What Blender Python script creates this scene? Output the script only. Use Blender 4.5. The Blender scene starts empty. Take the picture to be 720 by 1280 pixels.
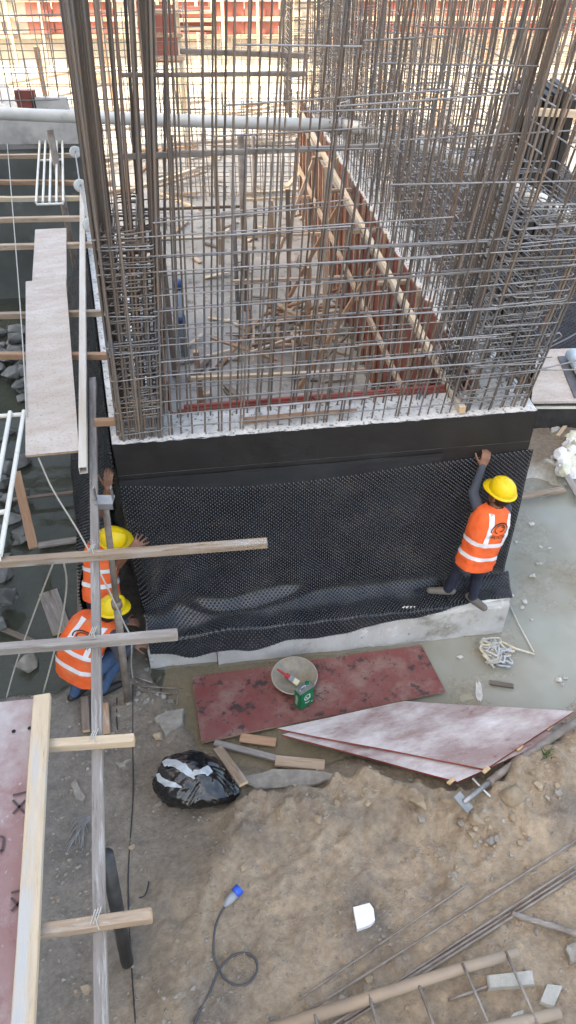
import bpy, bmesh, math, random
import numpy as np
from mathutils import Vector, Matrix, noise as mnoise
random.seed(7); rng = np.random.default_rng(7)
R = math.radians
sc = bpy.context.scene
col = sc.collection

# ------------------------------------------------------------------ camera
CAM_H, PITCH, FPX = 6.1, R(40.6), 950.0
cam_d = bpy.data.cameras.new('camera'); cam = bpy.data.objects.new('camera', cam_d); col.objects.link(cam)
cam_d.sensor_fit = 'VERTICAL'; cam_d.sensor_height = 36.0; cam_d.lens = 36.0*FPX/1280
cam_d.clip_start = 0.05; cam_d.clip_end = 2000
cam.location = (0, 0, CAM_H); cam.rotation_euler = (math.pi/2-PITCH, 0, 0)
sc.camera = cam
# ------------------------------------------------------------------ sky, sun, exposure
SUN_EL, SUN_AZ = R(40), R(245)      # azimuth clockwise from +Y (the way the camera looks): from behind and left of the camera
world = bpy.data.worlds.new('World'); sc.world = world; world.use_nodes = True
wn = world.node_tree.nodes; wl = world.node_tree.links
bg = wn['Background']; sky = wn.new('ShaderNodeTexSky'); sky.sky_type = 'NISHITA'; sky.sun_disc = False
sky.sun_elevation = SUN_EL; sky.sun_rotation = SUN_AZ; sky.air_density = 1.0; sky.dust_density = 6.0; sky.ozone_density = 0.4
wl.new(sky.outputs[0], bg.inputs[0]); bg.inputs[1].default_value = 0.15
sun_d = bpy.data.lights.new('sun', 'SUN'); sun = bpy.data.objects.new('sun', sun_d); col.objects.link(sun)
sun_d.energy = 2.0; sun_d.angle = R(0.5); sun_d.color = (1.0, 0.91, 0.78)
_sd = Vector((math.sin(SUN_AZ)*math.cos(SUN_EL), math.cos(SUN_AZ)*math.cos(SUN_EL), math.sin(SUN_EL)))
sun.rotation_euler = _sd.to_track_quat('Z', 'Y').to_euler()
sc.view_settings.view_transform = 'Standard'; sc.view_settings.look = 'None'
sc.view_settings.exposure = 2.6; sc.view_settings.gamma = 1.0; sc.view_settings.use_curve_mapping = False
sc.view_settings.use_white_balance = True; sc.view_settings.white_balance_temperature = 7400; sc.view_settings.white_balance_tint = 8

# ------------------------------------------------------------------ where a line of sight meets the place
CP, SP = math.cos(PITCH), math.sin(PITCH)
def ray(u, v):
    x = (u-360)/FPX; y = -(v-640)/FPX
    return Vector((x, CP+y*SP, -SP+y*CP))
def PZ(u, v, z=0.0):
    d = ray(u, v); return Vector((0, 0, CAM_H)) + d*((z-CAM_H)/d.z)
def PY(u, v, Y):
    d = ray(u, v); return Vector((0, 0, CAM_H)) + d*(Y/d.y)
def PPL(u, v, p, n):
    d = ray(u, v); c = Vector((0, 0, CAM_H)); return c + d*((p-c).dot(n)/d.dot(n))

# ------------------------------------------------------------------ materials
MAT = {}
def mk(name, c1, c2=None, scale=6.0, rough=0.7, rough2=None, metal=0.0, bump=0.0, bscale=None, spots=None, coord='pos', stretch=(1, 1, 1),
       rnd=0.0, lo=0.35, hi=0.65, spec=0.5, dust=None, attr=None, coat=0.0, alpha=None, bdist=0.02):
    m = bpy.data.materials.new(name); m.use_nodes = True; MAT[name] = m
    N = m.node_tree.nodes; L = m.node_tree.links; b = N['Principled BSDF']
    b.inputs['Roughness'].default_value = rough; b.inputs['Metallic'].default_value = metal
    b.inputs['Specular IOR Level'].default_value = spec
    if coat: b.inputs['Coat Weight'].default_value = coat; b.inputs['Coat Roughness'].default_value = 0.1
    if coord == 'pos': src = N.new('ShaderNodeNewGeometry').outputs['Position']
    else: src = N.new('ShaderNodeTexCoord').outputs['Object']
    oi = N.new('ShaderNodeObjectInfo')
    mp = N.new('ShaderNodeMapping'); mp.inputs['Scale'].default_value = stretch; L.new(src, mp.inputs['Vector'])
    vec = mp.outputs[0]
    if coord != 'pos':
        ad = N.new('ShaderNodeVectorMath'); ad.operation = 'ADD'; L.new(vec, ad.inputs[0])
        ms = N.new('ShaderNodeMath'); ms.operation = 'MULTIPLY'; ms.inputs[1].default_value = 37.0; L.new(oi.outputs['Random'], ms.inputs[0])
        L.new(ms.outputs[0], ad.inputs[1]); vec = ad.outputs[0]
    def nz(s, det=5, r=0.6):
        n = N.new('ShaderNodeTexNoise'); n.inputs['Scale'].default_value = s; n.inputs['Detail'].default_value = det
        n.inputs['Roughness'].default_value = r; L.new(vec, n.inputs['Vector']); return n.outputs[0]
    def ramp(fac, a, z):
        r = N.new('ShaderNodeMapRange'); r.inputs[1].default_value = a; r.inputs[2].default_value = z; r.clamp = True; L.new(fac, r.inputs[0]); return r.outputs[0]
    def mix(f, a, c):
        x = N.new('ShaderNodeMix'); x.data_type = 'RGBA'
        for k, s in ((6, a), (7, c)):
            if isinstance(s, tuple): x.inputs[k].default_value = (*s, 1)
            else: L.new(s, x.inputs[k])
        if isinstance(f, float): x.inputs[0].default_value = f
        else: L.new(f, x.inputs[0])
        return x.outputs[2]
    base = c1
    if attr:
        a = N.new('ShaderNodeVertexColor'); a.layer_name = attr; base = a.outputs[0]
        n0 = ramp(nz(scale), 0.25, 0.75); n1 = ramp(nz(scale*7.3), 0.3, 0.7)
        mu = N.new('ShaderNodeMath'); mu.operation = 'MULTIPLY_ADD'; L.new(n0, mu.inputs[0]); mu.inputs[1].default_value = 0.5; mu.inputs[2].default_value = 0.55
        mv = N.new('ShaderNodeMath'); mv.operation = 'MULTIPLY_ADD'; L.new(n1, mv.inputs[0]); mv.inputs[1].default_value = 0.45; L.new(mu.outputs[0], mv.inputs[2])
        vm = N.new('ShaderNodeVectorMath'); vm.operation = 'SCALE'; L.new(base, vm.inputs[0]); L.new(mv.outputs[0], vm.inputs['Scale']); base = vm.outputs[0]
    elif c2: base = mix(ramp(nz(scale), lo, hi), c1, c2)
    if spots:      # list of (colour, noise scale, lo, hi)
        for c, s, a, z in spots: base = mix(ramp(nz(s, 6, 0.65), a, z), base, c)
    if dust: base = mix(ramp(nz(dust[1], 8, 0.7), dust[2], dust[3]), base, dust[0])
    if rnd:
        h = N.new('ShaderNodeMath'); h.operation = 'MULTIPLY_ADD'; L.new(oi.outputs['Random'], h.inputs[0]); h.inputs[1].default_value = 2*rnd; h.inputs[2].default_value = 1-rnd
        vm = N.new('ShaderNodeVectorMath'); vm.operation = 'SCALE'
        if isinstance(base, tuple): vm.inputs[0].default_value = base
        else: L.new(base, vm.inputs[0])
        L.new(h.outputs[0], vm.inputs['Scale']); base = vm.outputs[0]
    if isinstance(base, tuple): b.inputs['Base Color'].default_value = (*base, 1)
    else: L.new(base, b.inputs['Base Color'])
    if rough2 is not None:
        r = N.new('ShaderNodeMapRange'); r.inputs[1].default_value = 0.35; r.inputs[2].default_value = 0.65
        r.inputs[3].default_value = rough; r.inputs[4].default_value = rough2; L.new(nz(scale*1.7), r.inputs[0]); L.new(r.outputs[0], b.inputs['Roughness'])
    if bump:
        bp = N.new('ShaderNodeBump'); bp.inputs['Strength'].default_value = bump; bp.inputs['Distance'].default_value = bdist
        L.new(nz(bscale or scale*6, 8, 0.7), bp.inputs['Height']); L.new(bp.outputs[0], b.inputs['Normal'])
    if alpha is not None: b.inputs['Alpha'].default_value = alpha
    return m

mk('ground', (0.2, 0.16, 0.11), attr='zone', scale=2.6, rough=0.95, rough2=0.7, bump=0.8, bscale=48, bdist=0.05, spots=[((0.36, 0.31, 0.24), 80, 0.64, 0.70), ((0.17, 0.14, 0.105), 40, 0.68, 0.80)])
mk('pebble', (0.24, 0.2, 0.15), (0.34, 0.31, 0.27), scale=9, rough=0.9, bump=0.4)
mk('stone_tan', (0.30, 0.23, 0.15), (0.38, 0.31, 0.22), scale=14, rough=0.9, bump=0.6, rnd=0.15)
mk('stone_grey', (0.23, 0.21, 0.18), (0.34, 0.32, 0.28), scale=12, rough=0.9, bump=0.6, rnd=0.2)
mk('rubble', (0.09, 0.095, 0.09), (0.19, 0.195, 0.185), scale=5, rough=0.6, rough2=0.35, bump=0.6, rnd=0.3)
mk('concrete', (0.40, 0.40, 0.385), (0.52, 0.51, 0.49), scale=3, rough=0.9, bump=0.3, bscale=60, spots=[((0.26, 0.25, 0.23), 1.6, 0.55, 0.75)])
mk('concrete_top', (0.74, 0.73, 0.70), (0.55, 0.545, 0.52), scale=9, rough=0.95, bump=0.8, bscale=45, spots=[((0.16, 0.155, 0.145), 26, 0.56, 0.62), ((0.32, 0.30, 0.27), 7, 0.6, 0.72)])
mk('concrete_wet', (0.085, 0.095, 0.09), (0.15, 0.16, 0.15), scale=1.2, rough=0.65, rough2=0.4, bump=0.25, spots=[((0.22, 0.225, 0.21), 2.7, 0.62, 0.75)])
mk('floor_inner', (0.25, 0.25, 0.235), (0.34, 0.335, 0.315), scale=1.1, rough=0.9, bump=0.8, bscale=30, spots=[((0.15, 0.145, 0.135), 4, 0.54, 0.66), ((0.46, 0.45, 0.43), 17, 0.60, 0.68), ((0.12, 0.115, 0.105), 22, 0.62, 0.68)])
mk('concrete_far', (0.44, 0.41, 0.36), (0.52, 0.48, 0.42), scale=0.8, rough=0.9, bump=0.4, spots=[((0.40, 0.37, 0.32), 3, 0.55, 0.7)])
mk('footing', (0.60, 0.60, 0.58), (0.47, 0.465, 0.445), scale=2.6, rough=0.5, rough2=0.75, bump=0.5, bscale=12, spots=[((0.24, 0.225, 0.19), 3.1, 0.55, 0.70), ((0.70, 0.70, 0.69), 5.3, 0.6, 0.66), ((0.14, 0.13, 0.11), 15, 0.66, 0.72)])
mk('bitumen', (0.010, 0.010, 0.011), (0.018, 0.018, 0.019), scale=4, rough=0.42, rough2=0.6, bump=0.15, bscale=40, dust=((0.30, 0.29, 0.27), 34, 0.70, 0.76))
mk('bitumen_sheet', (0.014, 0.016, 0.02), (0.024, 0.028, 0.033), scale=2, rough=0.36, rough2=0.5, bump=0.2, bscale=14, dust=((0.12, 0.12, 0.12), 20, 0.66, 0.8))
mk('hdpe_matt', (0.014, 0.016, 0.021), (0.028, 0.03, 0.036), scale=3, rough=0.75)
mk('hdpe', (0.011, 0.0135, 0.019), (0.018, 0.022, 0.029), scale=2, rough=0.20, rough2=0.32, bump=0.05, spec=0.7, dust=((0.055, 0.055, 0.056), 2.2, 0.48, 0.80))
mk('rust_bar', (0.165, 0.145, 0.13), (0.20, 0.155, 0.125), scale=5, rough=0.55, metal=0.35, rnd=0.35, bump=0.3, bscale=150, spots=[((0.14, 0.15, 0.165), 1.3, 0.5, 0.65)])
mk('grey_bar', (0.30, 0.31, 0.33), (0.24, 0.225, 0.21), scale=6, rough=0.38, metal=0.55, rnd=0.3, bump=0.3, bscale=150)
mk('brown_bar', (0.20, 0.125, 0.085), (0.15, 0.13, 0.125), scale=3, rough=0.6, metal=0.25, rnd=0.3)
mk('far_bar', (0.30, 0.25, 0.20), (0.22, 0.19, 0.17), scale=3, rough=0.7, metal=0.1, rnd=0.2)
W = dict(coord='obj', stretch=(0.9, 9, 9), bump=0.35)
mk('timber_pale', (0.54, 0.42, 0.28), (0.62, 0.51, 0.37), scale=3.2, rough=0.7, spots=[((0.34, 0.25, 0.17), 5, 0.58, 0.70), ((0.50, 0.49, 0.46), 1.1, 0.52, 0.64), ((0.25, 0.17, 0.11), 9, 0.68, 0.73)], **W)
mk('timber_tan', (0.33, 0.24, 0.165), (0.44, 0.345, 0.255), scale=3, rough=0.8, rnd=0.2, spots=[((0.48, 0.45, 0.42), 2.3, 0.52, 0.68), ((0.19, 0.125, 0.08), 4, 0.57, 0.70), ((0.58, 0.56, 0.53), 11, 0.66, 0.70)], **W)
mk('timber_grey', (0.22, 0.195, 0.175), (0.32, 0.295, 0.27), scale=3, rough=0.85, rnd=0.15, spots=[((0.46, 0.45, 0.43), 2.2, 0.56, 0.68), ((0.12, 0.09, 0.07), 4, 0.58, 0.70), ((0.55, 0.53, 0.50), 11, 0.66, 0.70)], **W)
mk('timber_dark', (0.12, 0.095, 0.075), (0.19, 0.155, 0.125), scale=3, rough=0.8, rnd=0.25, **W)
mk('timber_rust', (0.30, 0.17, 0.10), (0.38, 0.25, 0.16), scale=3, rough=0.8, rnd=0.2, spots=[((0.45, 0.42, 0.38), 3, 0.6, 0.72)], **W)
mk('timber_end', (0.62, 0.44, 0.25), (0.5, 0.33, 0.18), scale=30, rough=0.8)
mk('ply_red', (0.185, 0.05, 0.045), (0.20, 0.085, 0.075), scale=4, rough=0.45, rough2=0.65, coord='obj', bump=0.15, spots=[((0.27, 0.20, 0.17), 2.6, 0.50, 0.74), ((0.05, 0.035, 0.035), 9, 0.56, 0.64), ((0.06, 0.04, 0.04), 26, 0.60, 0.66)], dust=((0.55, 0.50, 0.47), 3.7, 0.67, 0.72))
mk('ply_dusty', (0.235, 0.15, 0.14), (0.33, 0.275, 0.265), scale=1.6, rough=0.55, rough2=0.75, coord='obj', stretch=(1, 2.6, 1), bump=0.12, dust=((0.58, 0.56, 0.56), 1.1, 0.42, 0.66), spots=[((0.16, 0.065, 0.055), 6, 0.56, 0.72), ((0.27, 0.21, 0.17), 2.3, 0.55, 0.75), ((0.24, 0.19, 0.15), 23, 0.60, 0.68), ((0.60, 0.58, 0.56), 38, 0.66, 0.70)])
mk('ply_pink', (0.25, 0.125, 0.12), (0.31, 0.21, 0.20), scale=2.4, rough=0.5, rough2=0.7, coord='obj', bump=0.15, dust=((0.46, 0.44, 0.43), 1.3, 0.46, 0.68), spots=[((0.19, 0.09, 0.085), 8, 0.60, 0.72), ((0.40, 0.36, 0.34), 24, 0.63, 0.70)])
mk('ply_white', (0.47, 0.405, 0.345), (0.57, 0.525, 0.475), scale=2.5, rough=0.75, coord='obj', stretch=(1, 2.2, 1), bump=0.2, spots=[((0.44, 0.34, 0.29), 3.0, 0.50, 0.75), ((0.34, 0.22, 0.16), 40, 0.57, 0.64), ((0.30, 0.20, 0.16), 14, 0.64, 0.70)])
mk('ply_edge', (0.42, 0.30, 0.20), (0.30, 0.2, 0.13), scale=25, rough=0.85)
mk('red_edge', (0.34, 0.055, 0.04), (0.26, 0.07, 0.055), scale=15, rough=0.6)
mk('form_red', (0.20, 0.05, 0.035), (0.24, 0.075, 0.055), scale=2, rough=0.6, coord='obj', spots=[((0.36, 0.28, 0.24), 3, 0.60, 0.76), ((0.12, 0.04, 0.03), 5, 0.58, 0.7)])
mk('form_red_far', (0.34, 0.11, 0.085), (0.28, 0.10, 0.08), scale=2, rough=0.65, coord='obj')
mk('alu', (0.40, 0.40, 0.40), (0.30, 0.295, 0.29), scale=5, rough=0.5, metal=0.35, coord='obj', stretch=(1, 6, 6), bump=0.1, spots=[((0.55, 0.54, 0.52), 3, 0.6, 0.7)])
mk('white_paint', (0.76, 0.76, 0.70), (0.66, 0.65, 0.58), scale=5, rough=0.5, spots=[((0.40, 0.28, 0.18), 11, 0.63, 0.7)])
mk('pipe_white', (0.56, 0.57, 0.55), (0.46, 0.465, 0.44), scale=3, rough=0.5, bump=0.1, spots=[((0.34, 0.31, 0.27), 6, 0.6, 0.72)])
mk('steel_grey', (0.35, 0.36, 0.37), (0.26, 0.255, 0.25), scale=8, rough=0.45, metal=0.6, bump=0.1, spots=[((0.20, 0.13, 0.09), 7, 0.6, 0.7)])
mk('steel_rusty', (0.19, 0.15, 0.125), (0.30, 0.27, 0.24), scale=8, rough=0.7, metal=0.2, bump=0.2)
mk('steel_black', (0.02, 0.021, 0.023), (0.05, 0.05, 0.05), scale=7, rough=0.45)
mk('bamboo', (0.36, 0.28, 0.20), (0.29, 0.23, 0.175), scale=4, rough=0.7, bump=0.1, spots=[((0.45, 0.42, 0.38), 3, 0.6, 0.75)])
mk('pvc_blue', (0.33, 0.40, 0.46), (0.26, 0.33, 0.40), scale=4, rough=0.45)
mk('blue_cap', (0.02, 0.07, 0.20), rough=0.5)
mk('rope', (0.50, 0.49, 0.44), (0.40, 0.39, 0.35), scale=40, rough=0.9)
mk('rope_tan', (0.50, 0.42, 0.27), (0.62, 0.58, 0.48), scale=30, rough=0.9)
mk('cable', (0.025, 0.025, 0.03), rough=0.5)
mk('cable_grey', (0.07, 0.07, 0.075), rough=0.55)
mk('plug_blue', (0.02, 0.10, 0.55), rough=0.35)
mk('plug_grey', (0.32, 0.34, 0.36), rough=0.4)
mk('foam', (0.80, 0.80, 0.80), (0.72, 0.72, 0.71), scale=30, rough=0.85, bump=0.2)
mk('foam_yellow', (0.70, 0.70, 0.55), (0.58, 0.58, 0.47), scale=20, rough=0.9, bump=0.4)
mk('paper', (0.54, 0.53, 0.49), (0.38, 0.37, 0.34), scale=14, rough=0.8)
mk('bag_black', (0.008, 0.008, 0.009), rough=0.17, rough2=0.25, scale=5, spec=0.8)
mk('bag_white', (0.52, 0.56, 0.58), (0.36, 0.40, 0.42), scale=9, rough=0.4, bump=0.35, bscale=20)
mk('can_green', (0.0, 0.17, 0.065), (0.0, 0.13, 0.05), scale=9, rough=0.32, coord='obj')
mk('tin', (0.55, 0.56, 0.56), (0.35, 0.36, 0.36), scale=40, rough=0.3, metal=0.8)
mk('print_white', (0.80, 0.82, 0.80), rough=0.5)
mk('pan', (0.19, 0.19, 0.165), (0.30, 0.265, 0.20), scale=14, rough=0.6, spots=[((0.30, 0.19, 0.07), 10, 0.58, 0.68)])
mk('pan_rim', (0.36, 0.33, 0.27), rough=0.6)
mk('brush_red', (0.35, 0.03, 0.03), rough=0.4)
mk('bristle', (0.68, 0.62, 0.42), rough=0.9)
mk('mat_dark', (0.10, 0.105, 0.12), (0.14, 0.145, 0.16), scale=8, rough=0.8)
mk('roll_blue', (0.50, 0.62, 0.68), (0.44, 0.56, 0.62), scale=8, rough=0.6)
mk('tarp', (0.38, 0.42, 0.48), (0.48, 0.52, 0.57), scale=3, rough=0.45, bump=0.4, bscale=9)
mk('leaf', (0.04, 0.10, 0.03), (0.06, 0.13, 0.05), scale=12, rough=0.7)
mk('paint_black', (0.015, 0.014, 0.013), rough=0.6)
mk('block_grey', (0.34, 0.34, 0.31), (0.44, 0.43, 0.39), scale=12, rough=0.9, bump=0.4)
mk('skin', (0.23, 0.115, 0.07), (0.19, 0.09, 0.055), scale=20, rough=0.6)
mk('hair', (0.01, 0.009, 0.008), rough=0.7)
mk('vest', (0.88, 0.15, 0.035), (0.76, 0.11, 0.025), scale=7, rough=0.85, bump=0.4, bscale=16, spots=[((0.62, 0.20, 0.09), 5, 0.58, 0.76)])
mk('reflective', (0.74, 0.74, 0.76), (0.66, 0.66, 0.69), scale=18, rough=0.45)
mk('denim', (0.012, 0.016, 0.035), (0.02, 0.026, 0.05), scale=12, rough=0.85, bump=0.35, bscale=30)
mk('denim_blue', (0.03, 0.07, 0.15), (0.05, 0.10, 0.19), scale=12, rough=0.85, bump=0.35, bscale=30)
mk('sleeve', (0.045, 0.055, 0.075), (0.065, 0.075, 0.10), scale=10, rough=0.85, bump=0.4, bscale=24)
mk('shoe', (0.02, 0.019, 0.018), rough=0.6)
mk('shoe_grey', (0.14, 0.13, 0.115), rough=0.7)
mk('helmet', (0.80, 0.58, 0.008), (0.74, 0.52, 0.015), scale=9, rough=0.36, rough2=0.5, spots=[((0.45, 0.36, 0.10), 30, 0.66, 0.72)])
mk('helmet_band', (0.60, 0.62, 0.66), rough=0.5)
mk('building', (0.50, 0.49, 0.46), (0.44, 0.43, 0.41), scale=1, rough=0.9)  # for the unseen block added to shade the foreground
mk('glass', (0.03, 0.04, 0.05), rough=0.05)
# muddy water, thin enough to show the bed
def water_mat(name, c1, c2, alpha):
    m = bpy.data.materials.new(name); m.use_nodes = True; MAT[name] = m
    N = m.node_tree.nodes; L = m.node_tree.links; b = N['Principled BSDF']
    b.inputs['Base Color'].default_value = (*c1, 1); b.inputs['Roughness'].default_value = 0.04; b.inputs['IOR'].default_value = 1.33
    b.inputs['Alpha'].default_value = alpha
    g = N.new('ShaderNodeNewGeometry'); n = N.new('ShaderNodeTexNoise'); n.inputs['Scale'].default_value = 3; n.inputs['Detail'].default_value = 3
    L.new(g.outputs['Position'], n.inputs['Vector']); bp = N.new('ShaderNodeBump'); bp.inputs['Strength'].default_value = 0.06; bp.inputs['Distance'].default_value = 0.05
    L.new(n.outputs[0], bp.inputs['Height']); L.new(bp.outputs[0], b.inputs['Normal'])
    n2 = N.new('ShaderNodeTexNoise'); n2.inputs['Scale'].default_value = 0.8; n2.inputs['Detail'].default_value = 5; L.new(g.outputs['Position'], n2.inputs['Vector'])
    r = N.new('ShaderNodeMapRange'); r.inputs[1].default_value = .45; r.inputs[2].default_value = .66; L.new(n2.outputs[0], r.inputs[0])
    x = N.new('ShaderNodeMix'); x.data_type = 'RGBA'; x.inputs[6].default_value = (*c1, 1); x.inputs[7].default_value = (*c2, 1)
    sxyz = N.new('ShaderNodeSeparateXYZ'); L.new(g.outputs['Position'], sxyz.inputs[0]); r2 = N.new('ShaderNodeMapRange'); r2.inputs[1].default_value = 1.5; r2.inputs[2].default_value = 0.2; L.new(sxyz.outputs[0], r2.inputs[0])
    mx_ = N.new('ShaderNodeMath'); mx_.operation = 'MAXIMUM'; L.new(r.outputs[0], mx_.inputs[0]); L.new(r2.outputs[0], mx_.inputs[1]); L.new(mx_.outputs[0], x.inputs[0]); L.new(x.outputs[2], b.inputs['Base Color'])
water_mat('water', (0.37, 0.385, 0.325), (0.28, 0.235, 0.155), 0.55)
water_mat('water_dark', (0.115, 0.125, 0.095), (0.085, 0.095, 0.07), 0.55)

# ------------------------------------------------------------------ mesh helpers
ORG = {}; MTX = {}
class MB:
    def __init__(s): s.v = []; s.f = []; s.mi = []
    def add(s, vs, fs, mi=0):
        o = len(s.v); s.v += [Vector(p) for p in vs]; s.f += [tuple(i+o for i in f) for f in fs]; s.mi += [mi]*len(fs)
    def grid(s, P, closed_u=False, mi=0):       # P[i][j]
        n, m = len(P), len(P[0]); fs = []
        for i in range(n if closed_u else n-1):
            for j in range(m-1):
                a, b = i*m+j, ((i+1) % n)*m+j
                fs.append((a, b, b+1, a+1))
        s.add([p for r in P for p in r], fs, mi)
    def tube(s, pts, r, n=6, mi=0, closed=False, cap=True):
        pts = [Vector(p) for p in pts]; k = len(pts); rr = r if isinstance(r, (list, tuple)) else [r]*k
        rings = []; up = None
        for i, p in enumerate(pts):
            a = pts[i-1] if (i or closed) else p; b = pts[(i+1) % k] if (i < k-1 or closed) else p
            t = (b-a); t = t.normalized() if t.length > 1e-9 else Vector((0, 0, 1))
            if up is None: up = t.orthogonal().normalized()
            up = (up-t*up.dot(t)); up = up.normalized() if up.length > 1e-6 else t.orthogonal().normalized()
            w = t.cross(up)
            rings.append([p+(up*math.cos(2*math.pi*q/n)+w*math.sin(2*math.pi*q/n))*rr[i] for q in range(n)])
        fs = []
        for i in range(k if closed else k-1):
            for q in range(n):
                a = i*n+q; b = i*n+(q+1) % n; c = ((i+1) % k)*n+(q+1) % n; d = ((i+1) % k)*n+q
                fs.append((a, b, c, d))
        if cap and not closed: fs += [tuple(range(n-1, -1, -1)), tuple((k-1)*n+q for q in range(n))]
        s.add([p for g in rings for p in g], fs, mi)
    def box(s, c, sx, sy, sz, M=None, mi=0):
        vs = [Vector((x*sx/2, y*sy/2, z*sz/2)) for x in (-1, 1) for y in (-1, 1) for z in (-1, 1)]
        if M: vs = [M @ v for v in vs]
        s.add([v+Vector(c) for v in vs], [(0, 1, 3, 2), (4, 6, 7, 5), (0, 4, 5, 1), (2, 3, 7, 6), (0, 2, 6, 4), (1, 5, 7, 3)], mi)
    def prism(s, poly, z0, z1, mi=0):       # poly list of (x,y) counter-clockwise
        n = len(poly)
        vs = [(x, y, z0) for x, y in poly]+[(x, y, z1) for x, y in poly]
        s.add(vs, [tuple(range(n-1, -1, -1)), tuple(range(n, 2*n))]+[(i, (i+1) % n, n+(i+1) % n, n+i) for i in range(n)], mi)
    def lathe(s, prof, c, ax=(0, 0, 1), n=24, mi=0):    # prof (r, h)
        q = Vector((0, 0, 1)).rotation_difference(Vector(ax)); c = Vector(c)
        P = [[c+q @ Vector((r*math.cos(2*math.pi*i/n), r*math.sin(2*math.pi*i/n), h)) for r, h in prof] for i in range(n)]
        s.grid(P, True, mi)
def tag(o, label=None, cat=None, group=None, kind=None):
    if label: o['label'] = label
    if cat: o['category'] = cat
    if group: o['group'] = group
    if kind: o['kind'] = kind
    return o
def thing(name, loc, label, cat, group=None):
    o = bpy.data.objects.new(name, None); col.objects.link(o); o.location = loc; o.empty_display_size = 0.1
    ORG[o.name] = Vector(loc); return tag(o, label, cat, group)
def mesh_of(mb, name, mats, smooth=False):
    me = bpy.data.meshes.new(name); me.from_pydata([tuple(v) for v in mb.v], [], mb.f)
    for m in (mats if isinstance(mats, (list, tuple)) else [mats]): me.materials.append(MAT[m])
    if len(set(mb.mi)) > 1: me.polygons.foreach_set('material_index', mb.mi)
    if smooth: me.polygons.foreach_set('use_smooth', [True]*len(me.polygons))
    me.update(); return me
def fix_normals(me):
    bm = bmesh.new(); bm.from_mesh(me); bmesh.ops.recalc_face_normals(bm, faces=bm.faces); bm.to_mesh(me); bm.free()
def obj(name, mb, mats, parent=None, smooth=False, recalc=True, org=None):
    """world-coordinate geometry linked as one mesh object"""
    if parent is not None: og = ORG[parent.name]
    elif org is not None: og = Vector(org)
    else:
        xs = [v.x for v in mb.v]; ys = [v.y for v in mb.v]; og = Vector(((min(xs)+max(xs))/2, (min(ys)+max(ys))/2, min(v.z for v in mb.v)))
    mb.v = [v-og for v in mb.v]
    me = mesh_of(mb, name, mats, smooth)
    if recalc: fix_normals(me)
    o = bpy.data.objects.new(name, me); col.objects.link(o); ORG[o.name] = og
    if parent is not None: o.parent = parent
    else: o.location = og
    return o
def place(name, me, M, parent=None):
    """a mesh in its own axes put into the world by matrix M"""
    o = bpy.data.objects.new(name, me); col.objects.link(o)
    if parent is not None: o.parent = parent; M = Matrix.Translation(-ORG[parent.name]) @ M
    o.matrix_local = M; MTX[o.name] = M.copy(); ORG[o.name] = ORG[parent.name] if parent is not None else M.translation.copy()
    return o
def frame(p, x, up=(0, 0, 1)):
    x = Vector(x).normalized(); up = Vector(up); y = up.cross(x)
    if y.length < 1e-4: y = Vector((0, 1, 0)).cross(x)
    y.normalize(); z = x.cross(y)
    M = Matrix((x, y, z)).transposed().to_4x4(); M.translation = Vector(p); return M
def box_mesh(l, w, h, mat, bev=0.004, end=None, wob=0.0, seg=1, hole=0):
    bm = bmesh.new()
    bmesh.ops.create_cube(bm, size=1.0)
    for v in bm.verts: v.co = Vector(((v.co.x+0.5)*l, v.co.y*w, v.co.z*h))
    if seg > 1:
        es = [e for e in bm.edges if abs(e.verts[0].co.x-e.verts[1].co.x) > l*0.5]
        bmesh.ops.subdivide_edges(bm, edges=es, cuts=seg-1, use_grid_fill=True)
    if bev: bmesh.ops.bevel(bm, geom=list(bm.edges), offset=bev, segments=1, affect='EDGES', clamp_overlap=True)
    if wob:
        ph = random.random()*50
        for v in bm.verts:
            v.co.y += wob*mnoise.noise((v.co.x*1.3+ph, 0, 0)); v.co.z += wob*mnoise.noise((v.co.x*1.3+ph, 9, 0))
    me = bpy.data.meshes.new('timber'); bm.to_mesh(me); bm.free()
    me.materials.append(MAT[mat])
    if end:
        me.materials.append(MAT[end])
        for p in me.polygons:
            if abs(p.normal.x) > 0.9: p.material_index = 1
    return me
def beam(name, p0, p1, w, h, mat, parent=None, label=None, cat=None, group=None, up=(0, 0, 1), end='timber_end', wob=0.004, bev=0.004):
    p0, p1 = Vector(p0), Vector(p1); d = p1-p0
    me = box_mesh(d.length, w, h, mat, bev, end, wob, max(1, int(d.length/0.4)))
    return tag(place(name, me, frame(p0, d, up), parent), label, cat, group)
CYL = {}
def cyl_mesh(mat, n=6):
    if (mat, n) not in CYL:
        mb = MB(); mb.tube([(0, 0, 0), (0, 0, 1)], 1.0, n); CYL[(mat, n)] = mesh_of(mb, 'bar', mat, False)
        me = CYL[(mat, n)]
        for p in me.polygons: p.use_smooth = len(p.vertices) == 4
    return CYL[(mat, n)]
def bar(name, p0, p1, r, mat, parent=None, n=6):
    p0, p1 = Vector(p0), Vector(p1); d = p1-p0
    M = Matrix.Translation(p0) @ d.to_track_quat('Z', 'Y').to_matrix().to_4x4() @ Matrix.Diagonal((r, r, d.length, 1))
    return place(name, cyl_mesh(mat, n), M, parent)
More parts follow.
